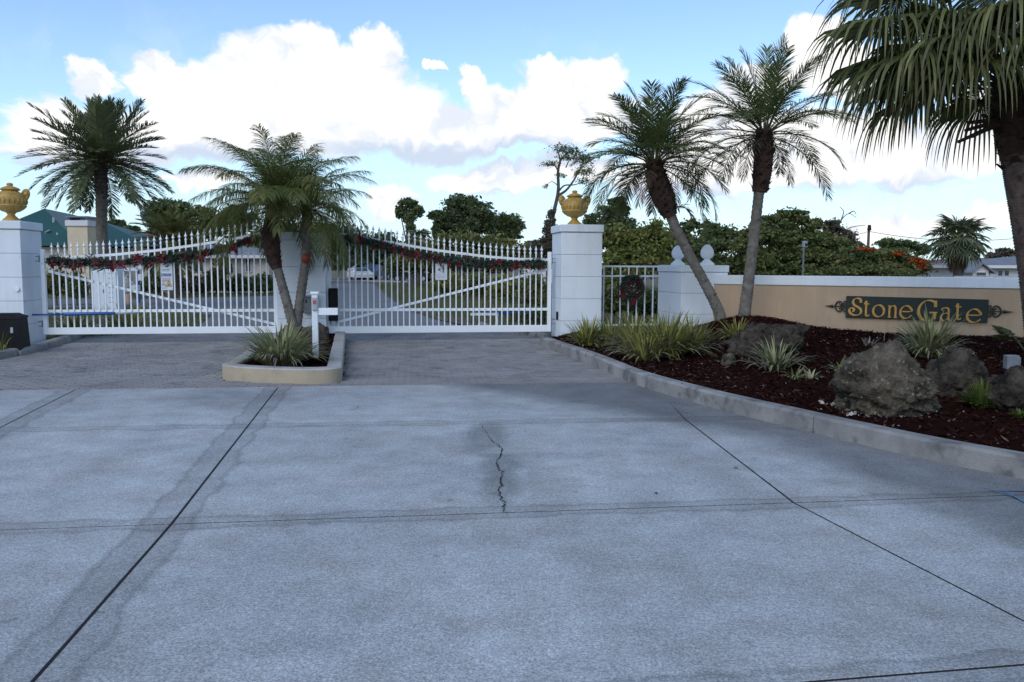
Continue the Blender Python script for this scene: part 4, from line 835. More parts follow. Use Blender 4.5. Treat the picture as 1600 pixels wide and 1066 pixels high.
def trunk_tube(parent, path, rads, mat, n=12, rings=60, amp=.012, nm='trunk'):
    pts = crom(path, max(2, rings//(len(path)-1))); k = len(pts); r = np.interp(np.linspace(0, 1, k), np.linspace(0, 1, len(rads)), rads)
    r = [x*(1+(amp/x)*(1 if i % 2 else -1)*random.uniform(.3, 1.)) for i, x in enumerate(r)]; m = MB(); m.tube(pts, r, n); return m.build(nm, mat, parent, smooth=True)
def boots(parent, path, rads, n, mat='boots', size=.07, up=.8, nm='boot_sleeve', core=True):
    pts = np.array(crom(path, 10)); k = len(pts); r = np.interp(np.linspace(0, 1, k), np.linspace(0, 1, len(rads)), rads); m = MB()
    if core: m.tube(pts, list(r*.86), 12)
    for i in range(n):
        f_ = i/n*(k-1.001); a = int(f_); w_ = f_-a; c = pts[a]*(1-w_)+pts[a+1]*w_; t = nrm(pts[a+1]-pts[a]); th = i*2.399; x = nrm(np.cross(t, [0, 1, .1])); y = np.cross(t, x); e = x*math.cos(th)+y*math.sin(th); s = np.cross(t, e); R_ = r[a]*random.uniform(.78, .98); sz = size*random.uniform(.6, 1.4); b = c+e*R_*.86
        tip = b+(e*random.uniform(.25, .9)+t*up*random.uniform(.6, 1.3))*sz; m.add([b-s*sz*.5, b+s*sz*.5, b+e*sz*.25+t*sz*.2, tip-s*sz*.16, tip+s*sz*.16], [(0, 2, 3), (2, 4, 3), (2, 1, 4), (0, 3, 4, 1)])
    return m.build(nm, mat, parent)
def crown(parent, c, n, Ln, nl, ll, mat, el=(85, -30), bend=(.7, 1.3), clearfront=False, pw=.9, **kw):
    for i in range(n):
        f_ = (i+.5)/n; az = i*2.39996+random.uniform(-.25, .25); e = math.radians(el[0]+(el[1]-el[0])*f_**pw+random.uniform(-7, 7)); b = bend[0]+(bend[1]-bend[0])*min(1, f_*1.4)+random.uniform(-.12, .12)
        if clearfront and math.cos(az) < -.55 and f_ > .3: e = max(e, math.radians(24)); b = min(b, 1.0)
        off = np.array([math.sin(az), math.cos(az), 0])*.06-UP*.12*f_; frond(parent, c+off, az, e, Ln*random.uniform(.85, 1.1)*(.8+.2*min(1, f_*3)), b, nl, ll, mat, tw=random.uniform(-.15, .15), **kw)
def bedpt(px, py):
    z = .3
    for _ in range(25): p = P(px, py, z); z = .5*z+.5*bedz(p[0], p[1])
    return P(px, py, z)
def path_at(pxs, D): return [Q(x, y, D) for x, y in pxs]
# tall date palm behind the gate
D = 30.; b = Q(161, 476, D); t = thing('date_palm', (b[0], b[1], 0), 'tall straight date palm with full round crown in front of the green roof', 'palm tree')
trunk_tube(t, [np.array([b[0], b[1], -.05])]+path_at([(160, 430), (159, 350), (158, 262)], D), [.22, .20, .19, .21], 'ptrunk', 12, 90, .018)
cA_ = Q(158, 246, D); boots(t, path_at([(159, 312), (158, 280), (158, 248)], D), [.20, .24, .27], 130, 'ptrunkd', .12)
crown(t, cA_, 76, 2.6, 60, .42, 'frond_d', el=(88, -38), pw=.84, bend=(.12, .62), lw=.020, droop=.14, vee=.45, rr=.02, start=.08, fwd=(1.0, .6))
# palm on the island, two stems
D = 16.2; b = P(461, 511, .2); b = Q(461, 512, D); bz = .15; t = thing('island_palm', (b[0], b[1], bz), 'double stemmed drooping palm growing out of the island planter', 'palm tree')
pthL = path_at([(459, 512), (447, 468), (436, 428), (427, 396), (425, 366), (434, 312)], D); pthR = path_at([(463, 512), (469, 468), (475, 425), (479, 388), (479, 322)], D+.1)
trunk_tube(t, pthL[:5], [.10, .088, .088, .10, .12], 'ptrunk', 10, 50, .010); boots(t, path_at([(433, 420), (426, 394), (424, 362), (434, 312)], D), [.12, .18, .21, .15], 200, 'boots', .075)
trunk_tube(t, pthR, [.10, .092, .088, .09, .09], 'ptrunk', 10, 50, .010)
kw = dict(lw=.0066, droop=.6, vee=.05, rr=.010, start=.14, fwd=(1.15, .55))
crown(t, Q(437, 316, D), 52, 1.88, 80, .36, 'frond_y', el=(86, -14), bend=(.7, 1.75), clearfront=True, **kw); crown(t, Q(478, 322, D+.1), 24, 1.4, 56, .32, 'frond_y', el=(86, -5), bend=(.8, 1.7), **kw)
for az_ in (2.3, 2.75, 3.2, 3.6, 4.0): frond(t, Q(448, 312, D-.1), az_, math.radians(random.uniform(30, 50)), 1.2, 2.5, 56, .30, 'frond_y', **kw)
m = MB(); c = Q(478, 404, D-.1); m.lathe(c-UP*.10, [(.02, 0), (.075, .04), (.10, .09), (.09, .14), (.05, .18), (.01, .2)], 12); m.build('fruit_cluster', 'orangetag', t, smooth=True)
frond(t, Q(483, 395, D-.1), 1.75, math.radians(15), .9, 2.1, 30, .26, 'frond_y', **kw)
# leaning palm and upright palm in the mulch bed
def bed_palm(label, D, base_px, trunk_px, sleeve_px, crown_px, trad, srad, Ln, n, el, bend, nbo=170):
    b = Q(*base_px, D); bz = bedz(b[0], b[1]); t = thing('feather_palm', (b[0], b[1], bz), label, 'palm tree', 'feather palms in the mulch bed')
    trunk_tube(t, [np.array([b[0], b[1], bz-.08])]+path_at([base_px]+trunk_px, D), trad, 'ptrunk', 12, 90, .010)
    boots(t, path_at(sleeve_px, D), srad, nbo, 'boots', .10)
    cc = Q(*crown_px, D); crown(t, cc, n, Ln, 62, .33, 'frond', el=el, bend=bend, lw=.0082, droop=.18, vee=.2, rr=.012, start=.17, fwd=(1.1, .5), clearfront=True)
    for az_ in (1.2, 4.6, 3.9): frond(t, cc-UP*.15, az_+random.uniform(-.3, .3), math.radians(-20), Ln*.62, 1.2, 36, .26, 'deadleaf', lw=.007, droop=.4, vee=0., nm='dead_frond', rmat='deadleaf')
    return t
bp1 = bed_palm('slim palm with sharply leaning trunk in front of the low pier', 16.3, (1125, 493), [(1108, 455), (1078, 400), (1054, 352), (1044, 325)], [(1048, 338), (1038, 312), (1027, 282), (1022, 252)], (1022, 250), [.115, .11, .10, .10, .11], [.16, .26, .25, .17], 1.74, 46, (88, -14), (.6, 1.45))
frond(bp1, Q(1052, 325, 16.2), 1.4, .3, .55, 2.2, 24, .2, 'frond', droop=.4)
bp2 = bed_palm('upright palm with pale trunk and shaggy brown sleeve beside the tan wall', 16.1, (1163, 492), [(1169, 445), (1178, 370), (1186, 300), (1188, 285)], [(1187, 300), (1191, 270), (1193, 235), (1194, 205)], (1195, 203), [.13, .12, .105, .10, .11], [.17, .21, .22, .18], 1.9, 34, (88, -10), (.4, 1.15))
# big drooping fan palm beside the sign wall
def fanleaf(parent, base, az, el0, pet, R, mat, nseg=44, droop=.55, span=2.6, wseg=.02, sag=.35, nm='fan_frond', free=.5, rr=.014, rmat='rachis', steps=7):
    h = np.array([math.sin(az), math.cos(az), 0]); side = np.array([math.cos(az), -math.sin(az), 0]); pts = [np.array(base, float)]; e = el0
    for k in range(7): e = el0-sag*((k+.5)/7)**1.3; pts.append(pts[-1]+(h*math.cos(e)+UP*math.sin(e))*pet/7)
    e -= .25; a = h*math.cos(e)+UP*math.sin(e); nn = nrm(np.cross(side, a)); nn = nn if nn[2] > 0 or el0 > 1.2 else nn; H_ = pts[-1]; m = MB(); dphi = 2*span/nseg
    for i in range(nseg):
        ph = -span+dphi*(i+.5); q = a*math.cos(ph)+side*math.sin(ph)-nn*(.12*abs(math.sin(ph))); q = nrm(q); Rr = R*(1-.3*(abs(ph)/span)**2)*random.uniform(.92, 1.08); wv = nrm(np.cross(q, nn)+nn*(.75 if i % 2 else -.75)); p = H_.copy(); P_ = [p.copy()]; Ws = [.004]; d = q.copy(); fr = free*random.uniform(.85, 1.1)
        for k in range(steps):
            f_ = (k+1)/steps
            if f_ > fr: d = nrm(d-UP*droop*random.uniform(.7, 1.3))
            else: d = nrm(d-UP*.035*droop)
            p = p+d*Rr/steps; P_.append(p.copy()); wf = min(f_, fr)*Rr*dphi*.58; Ws.append(min(wf, wseg*1.3) if f_ <= fr else max(.0, min(wf, wseg)*(1-(f_-fr)/(1-fr))**.8+.002))
        Ws[-1] = 0; m.strip(P_, wv, Ws)
    o = m.build(nm, mat, parent); m = MB(); m.tube(pts, [rr*(1.5-.7*k/7) for k in range(8)], 5); m.build('stalk', rmat, o); return o
D = 10.6; bx = Q(1640, 560, D); bz = bedz(bx[0], bx[1]); t = thing('fan_palm', (bx[0], bx[1], bz), 'big fan palm with long drooping leaf tips and thick ringed trunk beside the sign wall', 'palm tree')
trunk_tube(t, [np.array([bx[0], bx[1], bz-.1])]+path_at([(1634, 520), (1622, 430), (1606, 330), (1594, 262), (1588, 200)], D), [.27, .24, .215, .205, .20, .22], 'ptrunkd', 18, 200, .009)
boots(t, path_at([(1592, 262), (1588, 225), (1584, 180), (1580, 130)], D), [.21, .25, .26, .2], 90, 'boots', .16)
cF = Q(1582, 118, D)
for i in range(30):
    f_ = (i+.5)/30; az_ = i*2.39996+.6; e = math.radians(82-72*f_**.9+random.uniform(-6, 6))
    fanleaf(t, cF+np.array([math.sin(az_), math.cos(az_), 0])*.1-UP*.2*f_, az_, e, random.uniform(.9, 1.2), random.uniform(1.05, 1.28), 'fan', nseg=56, droop=.65, wseg=.020, sag=.45, free=.5, steps=9)
for az_, e, pt in ((-1.62, 22, 1.75), (-1.85, 8, 1.5), (-1.45, 36, 1.7), (-2.15, 16, 1.2), (-1.2, 14, 1.5), (-2.5, 30, 1.0), (-1.7, 48, 1.6), (-2.9, 15, 1.0), (-1.55, 4, 1.25)): fanleaf(t, cF+UP*.05, az_, math.radians(e+8), pt, 1.3, 'fan', nseg=60, droop=.55, wseg=.020, sag=.4, free=.55, steps=9)
for (x, y) in ((1497, 222), (1508, 204), (1512, 192), (1518, 214)):     # cut leaf stalks
    m = MB(); q = Q(x, y, D-.1); m.tube([Q(1578, 190, D), (Q(1578, 190, D)+q)/2+UP*.02, q], [.035, .028, .02], 6); m.build('cut_stalk', 'boots', t)
# young fan palm by the frame's edge of the bed
bq = bedpt(1605, 556); t = thing('young_fan_palm', tuple(bq), 'young low fan palm with a few green leaves at the end of the name board', 'palm tree')
for az_, e, R_ in ((-1.9, 50, .34), (-1.3, 62, .33), (-.5, 60, .3), (.9, 45, .34), (2.6, 40, .3), (-2.5, 8, .28)): fanleaf(t, bq, az_, math.radians(e), .34, R_, 'fern' if e < 10 else 'blade', nseg=22, droop=.05, span=1.3, wseg=.014, sag=.3, free=.6, rr=.006)
# far sabal palm behind the wall with a skirt of dead leaves
D = 36.; b = Q(1497, 440, D); t = thing('sabal_palm', (b[0], b[1], 0), 'bushy fan palm with grey skirt of dead leaves behind the wall', 'palm tree')
trunk_tube(t, [np.array([b[0], b[1], -.1]), np.array([b[0], b[1], .8]), Q(1497, 385, D)], [.22, .2, .2], 'bark', 10, 30, .02); cS = Q(1497, 378, D)
for i in range(44):
    f_ = (i+.5)/44; az_ = i*2.39996; e = math.radians(85-115*f_); fanleaf(t, cS, az_, e, random.uniform(.7, .95), random.uniform(.65, .85), 'sabal', nseg=22, droop=.2, wseg=.03, sag=.4, free=.5, rr=.02, steps=5)
for i in range(30): az_ = i*2.39996; fanleaf(t, cS-UP*.2, az_, math.radians(-30-random.uniform(0, 30)), random.uniform(.45, .7), random.uniform(.5, .75), 'deadleaf', nseg=16, droop=.9, wseg=.035, sag=.9, free=.25, rr=.02, nm='dead_frond', rmat='deadleaf', steps=5)
# palm beyond the street, left
D = 42.; b = Q(272, 450, D); t = thing('bushy_palm', (b[0], b[1], 0), 'low bushy date palm beyond the street, in front of the pine', 'palm tree'); trunk_tube(t, [np.array([b[0], b[1], -.05]), Q(270, 420, D), Q(268, 385, D)], [.35, .3, .3], 'ptrunkd', 10, 30, .03); crown(t, Q(268, 378, D), 46, 2.2, 34, .45, 'leaf2', el=(82, -25), bend=(.5, 1.2), lw=.035, droop=.15, rr=.03)
D = 64.; b = Q(655, 420, D); t = thing('cabbage_palm', (b[0], b[1], 0), 'small fan palm among the trees beside the vine clad pine', 'palm tree'); trunk_tube(t, [np.array([b[0], b[1], -.05]), Q(656, 400, D), Q(656, 372, D)], [.22, .2, .2], 'bark', 8, 20, .02)
for i in range(26): fanleaf(t, Q(656, 372, D), i*2.4, math.radians(80-115*(i+.5)/26), .5, .75, 'sabal', nseg=14, droop=.2, wseg=.05, sag=.4, rr=.02, steps=4)
# ================================================================== LOW PLANTS
def clump(label, px, py, hpx, wpx, mat, n, base=None, w=.011, dry=.25, group='strap leaved clumps in the mulch bed', nm='strap_plant', arch=1.0, cat='plant'):
    b = bedpt(px, py) if base is None else np.array(base); s = b[1]/FPX; H_ = hpx*s*1.2; Wd = wpx*s*1.25; m = MB(); md = MB(); n = int(n*1.45); w = w*1.45; arch = arch*1.35
    for i in range(n):
        az_ = random.uniform(0, 6.283); h = np.array([math.cos(az_), math.sin(az_), 0]); o = b+h*random.uniform(0, Wd*.28)-UP*.03; out_ = random.random()**.7; d = nrm(h*out_*.95+UP*(1.15-.55*out_)); Ln = (H_*(1-out_)+max(H_*.75, Wd)*out_)*random.uniform(.75, 1.15); p = o.copy(); pts = [p.copy()]; sd_ = np.cross(h, UP)+UP*random.uniform(-.15, .15)
        for k in range(5): d = nrm(d+h*.05*arch-UP*(.06+.22*out_)*arch*(k/3)); p = p+d*Ln/5; p[2] = max(p[2], b[2]+.01-.03*0); pts.append(p.copy())
        n_ = 0; isdry = random.random() < dry and out_ > .45; (md if isdry else m).strip(pts, sd_, [w*.7, w, w, w*.8, w*.5, 0])
    t = thing(nm, tuple(b), label, cat, group); m.build('leaves', mat, t)
    if md.v: md.build('withered_leaves', 'drygrass', t)
    return t
clump('green strap leaved clump against the foot of the tall pillar', 918, 542, 46, 38, 'flax', 150)
clump('strap leaved clump below the short fence, between two others', 955, 540, 42, 34, 'flax', 120)
clump('strap leaved clump with withered leaves straight below the wreath', 990, 550, 58, 48, 'flax', 190, dry=.4)
clump('tallest strap leaved clump below the two finials', 1042, 556, 70, 62, 'flax', 260)
clump('strap leaved clump between the tallest clump and the leaning palm', 1080, 548, 52, 46, 'flax', 150)
clump('strap leaved clump in front of the others next to the kerb', 1010, 562, 50, 50, 'flax', 130, dry=.4)
clump('small fresh strap leaved clump at the foot of the leaning palm', 1152, 530, 38, 34, 'flax', 70, dry=.05)
clump('pale striped clump in front of the dark boulder', 1212, 576, 46, 50, 'flaxpale', 75, dry=.4)
clump('sparse pale seedling clump nearest to the kerb below the striped clump', 1243, 592, 26, 24, 'flaxpale', 16, dry=.1)
clump('sparse two leaved seedling beside another on the open mulch', 1266, 592, 20, 22, 'flaxpale', 9, dry=.1)
clump('small upright tuft beside the large pitted boulder', 1312, 580, 28, 12, 'flaxpale', 20, dry=.1)
clump('pale striped clump growing behind the large boulder under the letter G', 1452, 556, 70, 52, 'flaxpale', 170, dry=.3)
clump('dry flattened tuft at the shoulder of the large boulder', 1358, 540, 12, 24, 'drygrass', 14, dry=0)
clump('broad strap leaved clump at the front of the island planter', 440, 575, 62, 70, 'flaxpale', 230, base=P(440, 570, .15), group=None, dry=.2)
clump('bright green ferny tuft between the two dark rocks', 1536, 636, 40, 26, 'fern', 260, w=.008, dry=0, nm='fern', group=None, arch=.6)
clump('tiny bright green tuft below the dark rock', 1592, 652, 14, 12, 'fern', 60, w=.006, dry=0, nm='fern', group=None, arch=.6)
clump('dark strap plant behind the gate beside the kerb, next to the lawn', 0, 0, 40, 60, 'flax', 120, base=(-9.9, 18.6, 0), group=None)
clump('strap plant behind the gate between the lawn and the paving', 0, 0, 40, 60, 'flax', 120, base=(-9.2, 19.6, 0), group=None)
clump('thin grass tuft beside the black operator housing', 0, 0, 40, 14, 'flax', 14, base=P(2, 552, .05), group=None, dry=0)
m = MB(); q = bedpt(1381, 534); m.tube([q-UP*.02, q+UP*.10+wt*.005, q+UP*.19+wt*.02], [.004, .003, .003], 5); m.lathe(q+UP*.19+wt*.02, [(.003, 0), (.012, .008), (.012, .016), (.002, .022)], 8); tag(m.build('dry_flower_stem', 'shell', None, tuple(q)), 'thin pale flower stem standing up in front of the tan wall', 'plant')
# ================================================================== ROCKS
from mathutils import noise as mnoise
import bmesh
def rock(label, px0, px1, py0, py1, mat, sub=4, seed=0, lean=0., base=None, depth=.8, rough=.22, group='boulders in the mulch bed', pk=None, flat=.3):
    cx = (px0+px1)/2; b = bedpt(cx, py1) if base is None else np.array(base, float); s = b[1]/FPX; w_ = (px1-px0)*s/2; h = (py1-py0)*s; dp = w_*depth; c = b+np.array([0, dp*.8, 0]); bm = bmesh.new(); bmesh.ops.create_icosphere(bm, subdivisions=sub, radius=1)
    for v in bm.verts:
        p = v.co.copy(); n1 = mnoise.fractal(p*1.1+Vector((seed*7.3, seed, 3)), .9, 2.1, 3); n2 = mnoise.fractal(p*3.2+Vector((seed, 5, seed*2)), .8, 2.1, 5); cell = mnoise.voronoi(p*2.2+Vector((seed, seed, 0)))[0][0]; pit = mnoise.fractal(p*11+Vector((seed, 1, 2)), .7, 2., 3)
        r = 1+rough*n1+.13*n2+.12*(cell-.4)+.05*pit+.075*(mnoise.cell(p*2.3+Vector((seed*3.1, .3, .7)))-.5)*(1 if sub > 4 else .6)-.05*max(0, mnoise.noise(p*7+Vector((seed, 0, 0)))-.2); p *= r; x, y, z = p.x, p.y, p.z
        zz = (z+.45)/1.45; zz = max(zz, -.15); k = lean*zz; 
        if pk: zz *= 1-pk*abs(x+.12)-(.22*max(0, x))
        v.co = Vector((c[0]+x*w_*.98+k*w_, c[1]+y*dp, b[2]+zz*h))
    me = bpy.data.meshes.new('boulder'); bm.to_mesh(me); bm.free(); V = np.array([v.co for v in me.vertices])-b; me.vertices.foreach_set('co', V.ravel()); me.materials.append(M[mat]); me.polygons.foreach_set('use_smooth', [True]*len(me.polygons)); me.update()
    o = bpy.data.objects.new('boulder', me); link(o, None, b); tag(o, label, 'rock', group); return o
rock('large pitted grey boulder with pale broken foot next to the kerb', 1320, 1490, 541, 652, 'rock', 6, 3, .0, pk=.22)
rock('brownish angular boulder between the large boulder and the grey lamp box', 1460, 1558, 548, 618, 'rock2', 5, 8, .0)
rock('dark rounded boulder below the grey lamp box', 1556, 1660, 580, 642, 'rock2', 5, 12, .0)
rock('broad dark boulder behind the pale striped clump', 1150, 1270, 506, 556, 'rock2', 5, 5, .12)
rock('small pale rock at the foot of the broad dark boulder', 1128, 1152, 552, 572, 'rock', 4, 15)
pz = P(456, 528, .16)
rock('grey rock heaped at the foot of the island palm', 434, 484, 503, 532, 'rock', 4, 21, base=Q(457, 530, 15.2)*np.array([1, 1, 0])+UP*.14, group='rocks in the island planter', depth=.7)
rock('dark rock beside the white post in the island', 472, 512, 507, 541, 'rock2', 4, 25, base=np.array([*Q(494, 540, 15.0)[:2], .14]), group='rocks in the island planter', depth=.6)
rock('rounded rock on the gate side of the island palm', 446, 486, 500, 520, 'rock', 4, 28, base=np.array([*Q(462, 520, 16.0)[:2], .14]), group='rocks in the island planter', depth=.8)
# landscape lamp box
q = bedpt(1579, 585); t = thing('landscape_lamp', tuple(q), 'small grey lamp box on two stubs above the dark boulder', 'lamp'); s = q[1]/FPX
zq = Q(1579, 566, q[1])[2]
for k in (-1, 1): m = MB(); m.tube([q+np.array([k*.03, 0, -.05]), np.array([q[0]+k*.03, q[1], zq-.06])], .016, 8); m.build('stub', 'lgrey', t)
m = MB(); m.cbox((q[0], q[1], zq), (.075, .05, .085), None, .01); m.build('case', 'grey', t); m = MB(); m.cbox((q[0]+.085, q[1], zq), (.011, .035, .06), None, .004); m.build('lens', 'grey', t)
# fallen leaves on the driveway
for i, (x, y, lb) in enumerate(((1150, 733, 'single dark dead leaf on the concrete beside the bend in the joint'), (1025, 772, 'curled dark dead leaf on the concrete slab above the cross joint'), (560, 637, 'small dark dead leaf on the concrete in front of the island'))):
    q = P(x, y); m = MB(); a = random.uniform(0, 6); e = np.array([math.cos(a), math.sin(a), 0]); f2 = np.array([-e[1], e[0], 0]); m.add([q+UP*.004-e*.025, q+f2*.014+UP*.012, q+e*.025+UP*.008, q-f2*.014+UP*.014], [(0, 1, 3), (1, 2, 3)]); tag(m.build('dead_leaf', 'stain', None, tuple(q)), lb, 'leaf')
# ================================================================== TREES
def foliage(parent, ells, D, n, leaf, mat, depth=.9, nm='crown', sub=.34, flat=.15):
    n = int(n*2.3); leaf = leaf*.62; sub = sub*.82
    A = [rx*ry for _, _, rx, ry in ells]; tot = sum(A); Cs = []
    for (cx, cy, rx, ry), a in zip(ells, A):
        k = max(12, int(70*math.sqrt(a/tot))); nn_ = int(n*a/tot)+30; s = D/FPX; c0 = Q(cx, cy, D)
        sc_ = rvec(k)*(rng.uniform(.25, 1, (k, 1))**.45)*.78; R_ = np.array([rx*s, max(rx, ry)*s*depth, ry*s]); per = max(4, nn_//k)
        for q in sc_:
            r = sub*rng.uniform(.7, 1.35); o = rvec(per)*(rng.uniform(0, 1, (per, 1))**.42)*r*np.array([1, 1, .8]); Cs.append(c0+(q+o)*R_)
        Cs.append(c0+rvec(nn_//9)*(rng.uniform(.2, 1.12, (nn_//9, 1)))*R_)
    return quads_obj(nm, leafcards(np.concatenate(Cs), leaf, flat=flat), mat, parent)
def tree(name, label, D, ells, mat, leaf, n, trunk, tr=.2, group=None, cat='tree', limbs=True, depth=.9, sub=.34, gz=0., bark='bark'):
    if 'pine' in name: sub = .55; n = int(n*.72)
    b = Q(*trunk[0], D); root = thing(name, (b[0], b[1], gz), label, cat, group); pts = [np.array([b[0], b[1], gz-.1])]+[Q(x, y, D) for x, y in trunk]
    pts = [pts[0]]+[p for p in pts[1:] if p[2] > gz+.05]
    if len(pts) < 2: pts.append(pts[0]+UP*.8)
    m = MB(); pc_ = crom(pts, 6); m.tube(pc_, [tr*(1-.6*k/len(pc_)) for k in range(len(pc_))], 8); tk = m.build('trunk', bark, root, smooth=True)
    if limbs:
        for (cx, cy, rx, ry) in ells:
            for _ in range(3):
                j = random.randint(len(pc_)//2, len(pc_)-1); a = pc_[j]; e = Q(cx+random.uniform(-.6, .6)*rx, cy+random.uniform(-.5, .5)*ry, D+random.uniform(-.5, .5)*rx*D/FPX); mid = (a+e)/2+rvec(1)[0]*np.linalg.norm(e-a)*.12; m = MB(); cl = crom([a, mid, e], 4); m.tube(cl, [tr*.38*(1-.8*k/len(cl)) for k in range(len(cl))], 5); m.build('limb', bark, tk)
    foliage(root, ells, D, n, leaf, mat, depth, sub=sub); return root
TG = 'trees beyond the gate'
tree('pine_tree', 'flat topped pine behind the bushy palm across the street', 70, [(266, 323, 34, 14), (245, 338, 22, 14), (288, 335, 20, 13), (262, 350, 36, 18), (300, 360, 26, 18)], 'leaf1', .24, 5600, [(268, 420), (266, 370), (264, 335)], .25, TG)
tree('small_tree', 'small round tree peeping over the end of the green roof', 78, [(183, 350, 14, 8), (205, 358, 14, 6)], 'leaf1', .25, 900, [(184, 420), (184, 360)], .2, TG)
tree('leafy_tree', 'loose leafy tree behind the drooping island palm', 62, [(312, 334, 24, 14), (335, 350, 34, 24), (300, 368, 34, 20), (370, 345, 30, 30), (390, 380, 40, 20)], 'leaf2', .24, 5200, [(330, 420), (332, 380), (330, 345)], .22, TG)
tree('oak_tree', 'wide tree hidden behind the centre pillar and island palm', 75, [(440, 370, 50, 30), (500, 372, 45, 26), (545, 375, 40, 24)], 'leaf3', .3, 5200, [(480, 430), (480, 380)], .3, TG)
tree('vine_clad_pine', 'slim vine covered pine standing apart with a tufted top', 72, [(638, 317, 14, 8), (652, 328, 11, 10), (627, 331, 11, 12), (640, 338, 12, 12), (642, 362, 8, 20), (641, 385, 9, 16)], 'leaf1', .22, 3800, [(642, 430), (641, 380), (641, 330)], .3, TG)
tree('vine_clad_pine', 'short vine covered pine leaning against the broad pine', 74, [(682, 336, 13, 8), (690, 345, 12, 12), (682, 362, 7, 18), (680, 385, 9, 14)], 'leaf1', .22, 2400, [(681, 430), (681, 380), (683, 340)], .26, TG)
tree('broad_pine', 'broad dark pine, the largest of the group beyond the gate', 76, [(716, 318, 26, 13), (740, 320, 24, 14), (708, 336, 24, 16), (745, 340, 32, 22), (722, 356, 34, 20), (762, 350, 16, 18), (700, 362, 24, 18)], 'leaf3', .24, 9800, [(722, 430), (723, 385), (728, 345)], .34, TG)
tree('round_pine', 'round open crowned pine beside the broad dark pine', 80, [(790, 344, 22, 12), (804, 354, 16, 13), (776, 356, 16, 14), (800, 368, 16, 10), (785, 372, 18, 12)], 'leaf1', .23, 4600, [(792, 430), (791, 390), (790, 360)], .28, TG)
tree('leafy_tree', 'yellow green thicket tree under the broad dark pine', 58, [(715, 385, 54, 28), (765, 386, 54, 24), (690, 405, 60, 24), (770, 408, 64, 20), (820, 402, 40, 22), (660, 395, 30, 24), (850, 405, 24, 20)], 'leaf2', .2, 13000, [(735, 440), (735, 400)], .2, TG)
tree('leafy_tree', 'rounded green bush at the bend of the road', 60, [(625, 410, 24, 16), (650, 415, 24, 14), (612, 420, 16, 10)], 'leaf2', .17, 3800, [(628, 436), (628, 415)], .12, TG)
tree('dark_grove_tree', 'dark grove tree at the far end of the road beside the centre pillar', 105, [(530, 395, 30, 22), (560, 388, 36, 26), (545, 412, 44, 12)], 'leaf3', .35, 6000, [(548, 432), (548, 400)], .35, TG)
tree('dark_grove_tree', 'dark grove tree at the far end of the road behind the blue car', 108, [(600, 385, 30, 24), (590, 408, 40, 14), (620, 395, 22, 20)], 'leaf3', .35, 5200, [(602, 432), (602, 398)], .35, TG)
# slender leaning pine beside the urn
D = 48.; pth = [(857, 418), (857, 380), (864, 338), (872, 300), (872, 268), (876, 248)]; b = Q(*pth[0], D); t = thing('slender_pine', (b[0], b[1], 0), 'slender sparse pine with bare forked trunk beside the urn', 'tree')
m = MB(); c = crom([np.array([b[0], b[1], -.1])]+path_at(pth, D), 6); m.tube(c, [.17*(1-.65*k/len(c)) for k in range(len(c))], 7); tk = m.build('trunk', 'bark', t, smooth=True)
for pth2, r_ in (([(872, 306), (886, 296), (900, 276), (914, 248)], .09), ([(872, 300), (882, 290), (897, 289), (912, 284)], .06), ([(873, 270), (866, 258), (853, 258)], .05), ([(876, 250), (886, 240), (895, 236)], .05), ([(876, 252), (872, 238), (868, 232)], .05), ([(884, 262), (890, 250), (898, 246)], .04), ([(872, 290), (862, 284), (852, 291)], .03)): m = MB(); c = crom(path_at(pth2, D), 5); m.tube(c, [r_*(1-.7*k/len(c)) for k in range(len(c))], 5); m.build('limb', 'bark', tk)
foliage(t, [(878, 232, 17, 6), (892, 236, 14, 7), (860, 256, 13, 5), (905, 245, 13, 8), (886, 246, 14, 5), (915, 250, 12, 8), (852, 291, 4, 3), (876, 275, 8, 4), (914, 283, 12, 6), (904, 268, 9, 5), (918, 268, 10, 8)], D, 1300, .085, 'leaf1', depth=.9, sub=1.25); foliage(t, [(860, 360, 12, 24), (856, 385, 18, 22), (840, 385, 14, 12), (862, 338, 8, 14)], D, 2600, .13, 'leaf5', nm='vine_cover')
t = tree('pine_tree', 'ragged pine rising behind the urn and the leaning palm', 58, [(963, 316, 16, 8), (975, 330, 14, 8), (950, 328, 20, 8), (962, 345, 26, 16), (980, 354, 18, 14), (930, 348, 20, 16), (955, 365, 40, 18)], 'leaf3', .2, 5600, [(960, 430), (961, 380), (962, 330)], .25, TG)
HG = 'trees and thickets behind the tan wall'
tree('thicket_tree', 'yellow green bamboo like thicket behind the short fence', 30, [(960, 375, 30, 26), (1000, 378, 34, 28), (985, 410, 54, 28), (1035, 385, 30, 30), (955, 430, 30, 24), (1025, 360, 22, 20)], 'leaf4', .12, 15000, [(985, 470), (985, 420)], .1, HG)
tree('thicket_tree', 'dark green leafy tree behind the leaning palm and finials', 44, [(1078, 352, 18, 12), (1105, 355, 22, 12), (1062, 372, 24, 18), (1100, 380, 44, 26), (1130, 365, 24, 14), (1095, 415, 60, 30), (1145, 375, 26, 24), (1150, 420, 40, 26), (1060, 420, 40, 28)], 'leaf1', .15, 15000, [(1098, 450), (1098, 400)], .22, HG)
tree('thicket_tree', 'tall rounded green thicket tree behind the upright palm and wall', 42, [(1238, 338, 28, 14), (1215, 352, 36, 18), (1255, 352, 34, 18), (1195, 370, 40, 26), (1250, 380, 60, 28), (1190, 405, 50, 30), (1270, 410, 70, 30), (1300, 395, 40, 30), (1170, 380, 30, 26), (1240, 430, 90, 20)], 'leaf6', .15, 22000, [(1230, 450), (1232, 400)], .22, HG)
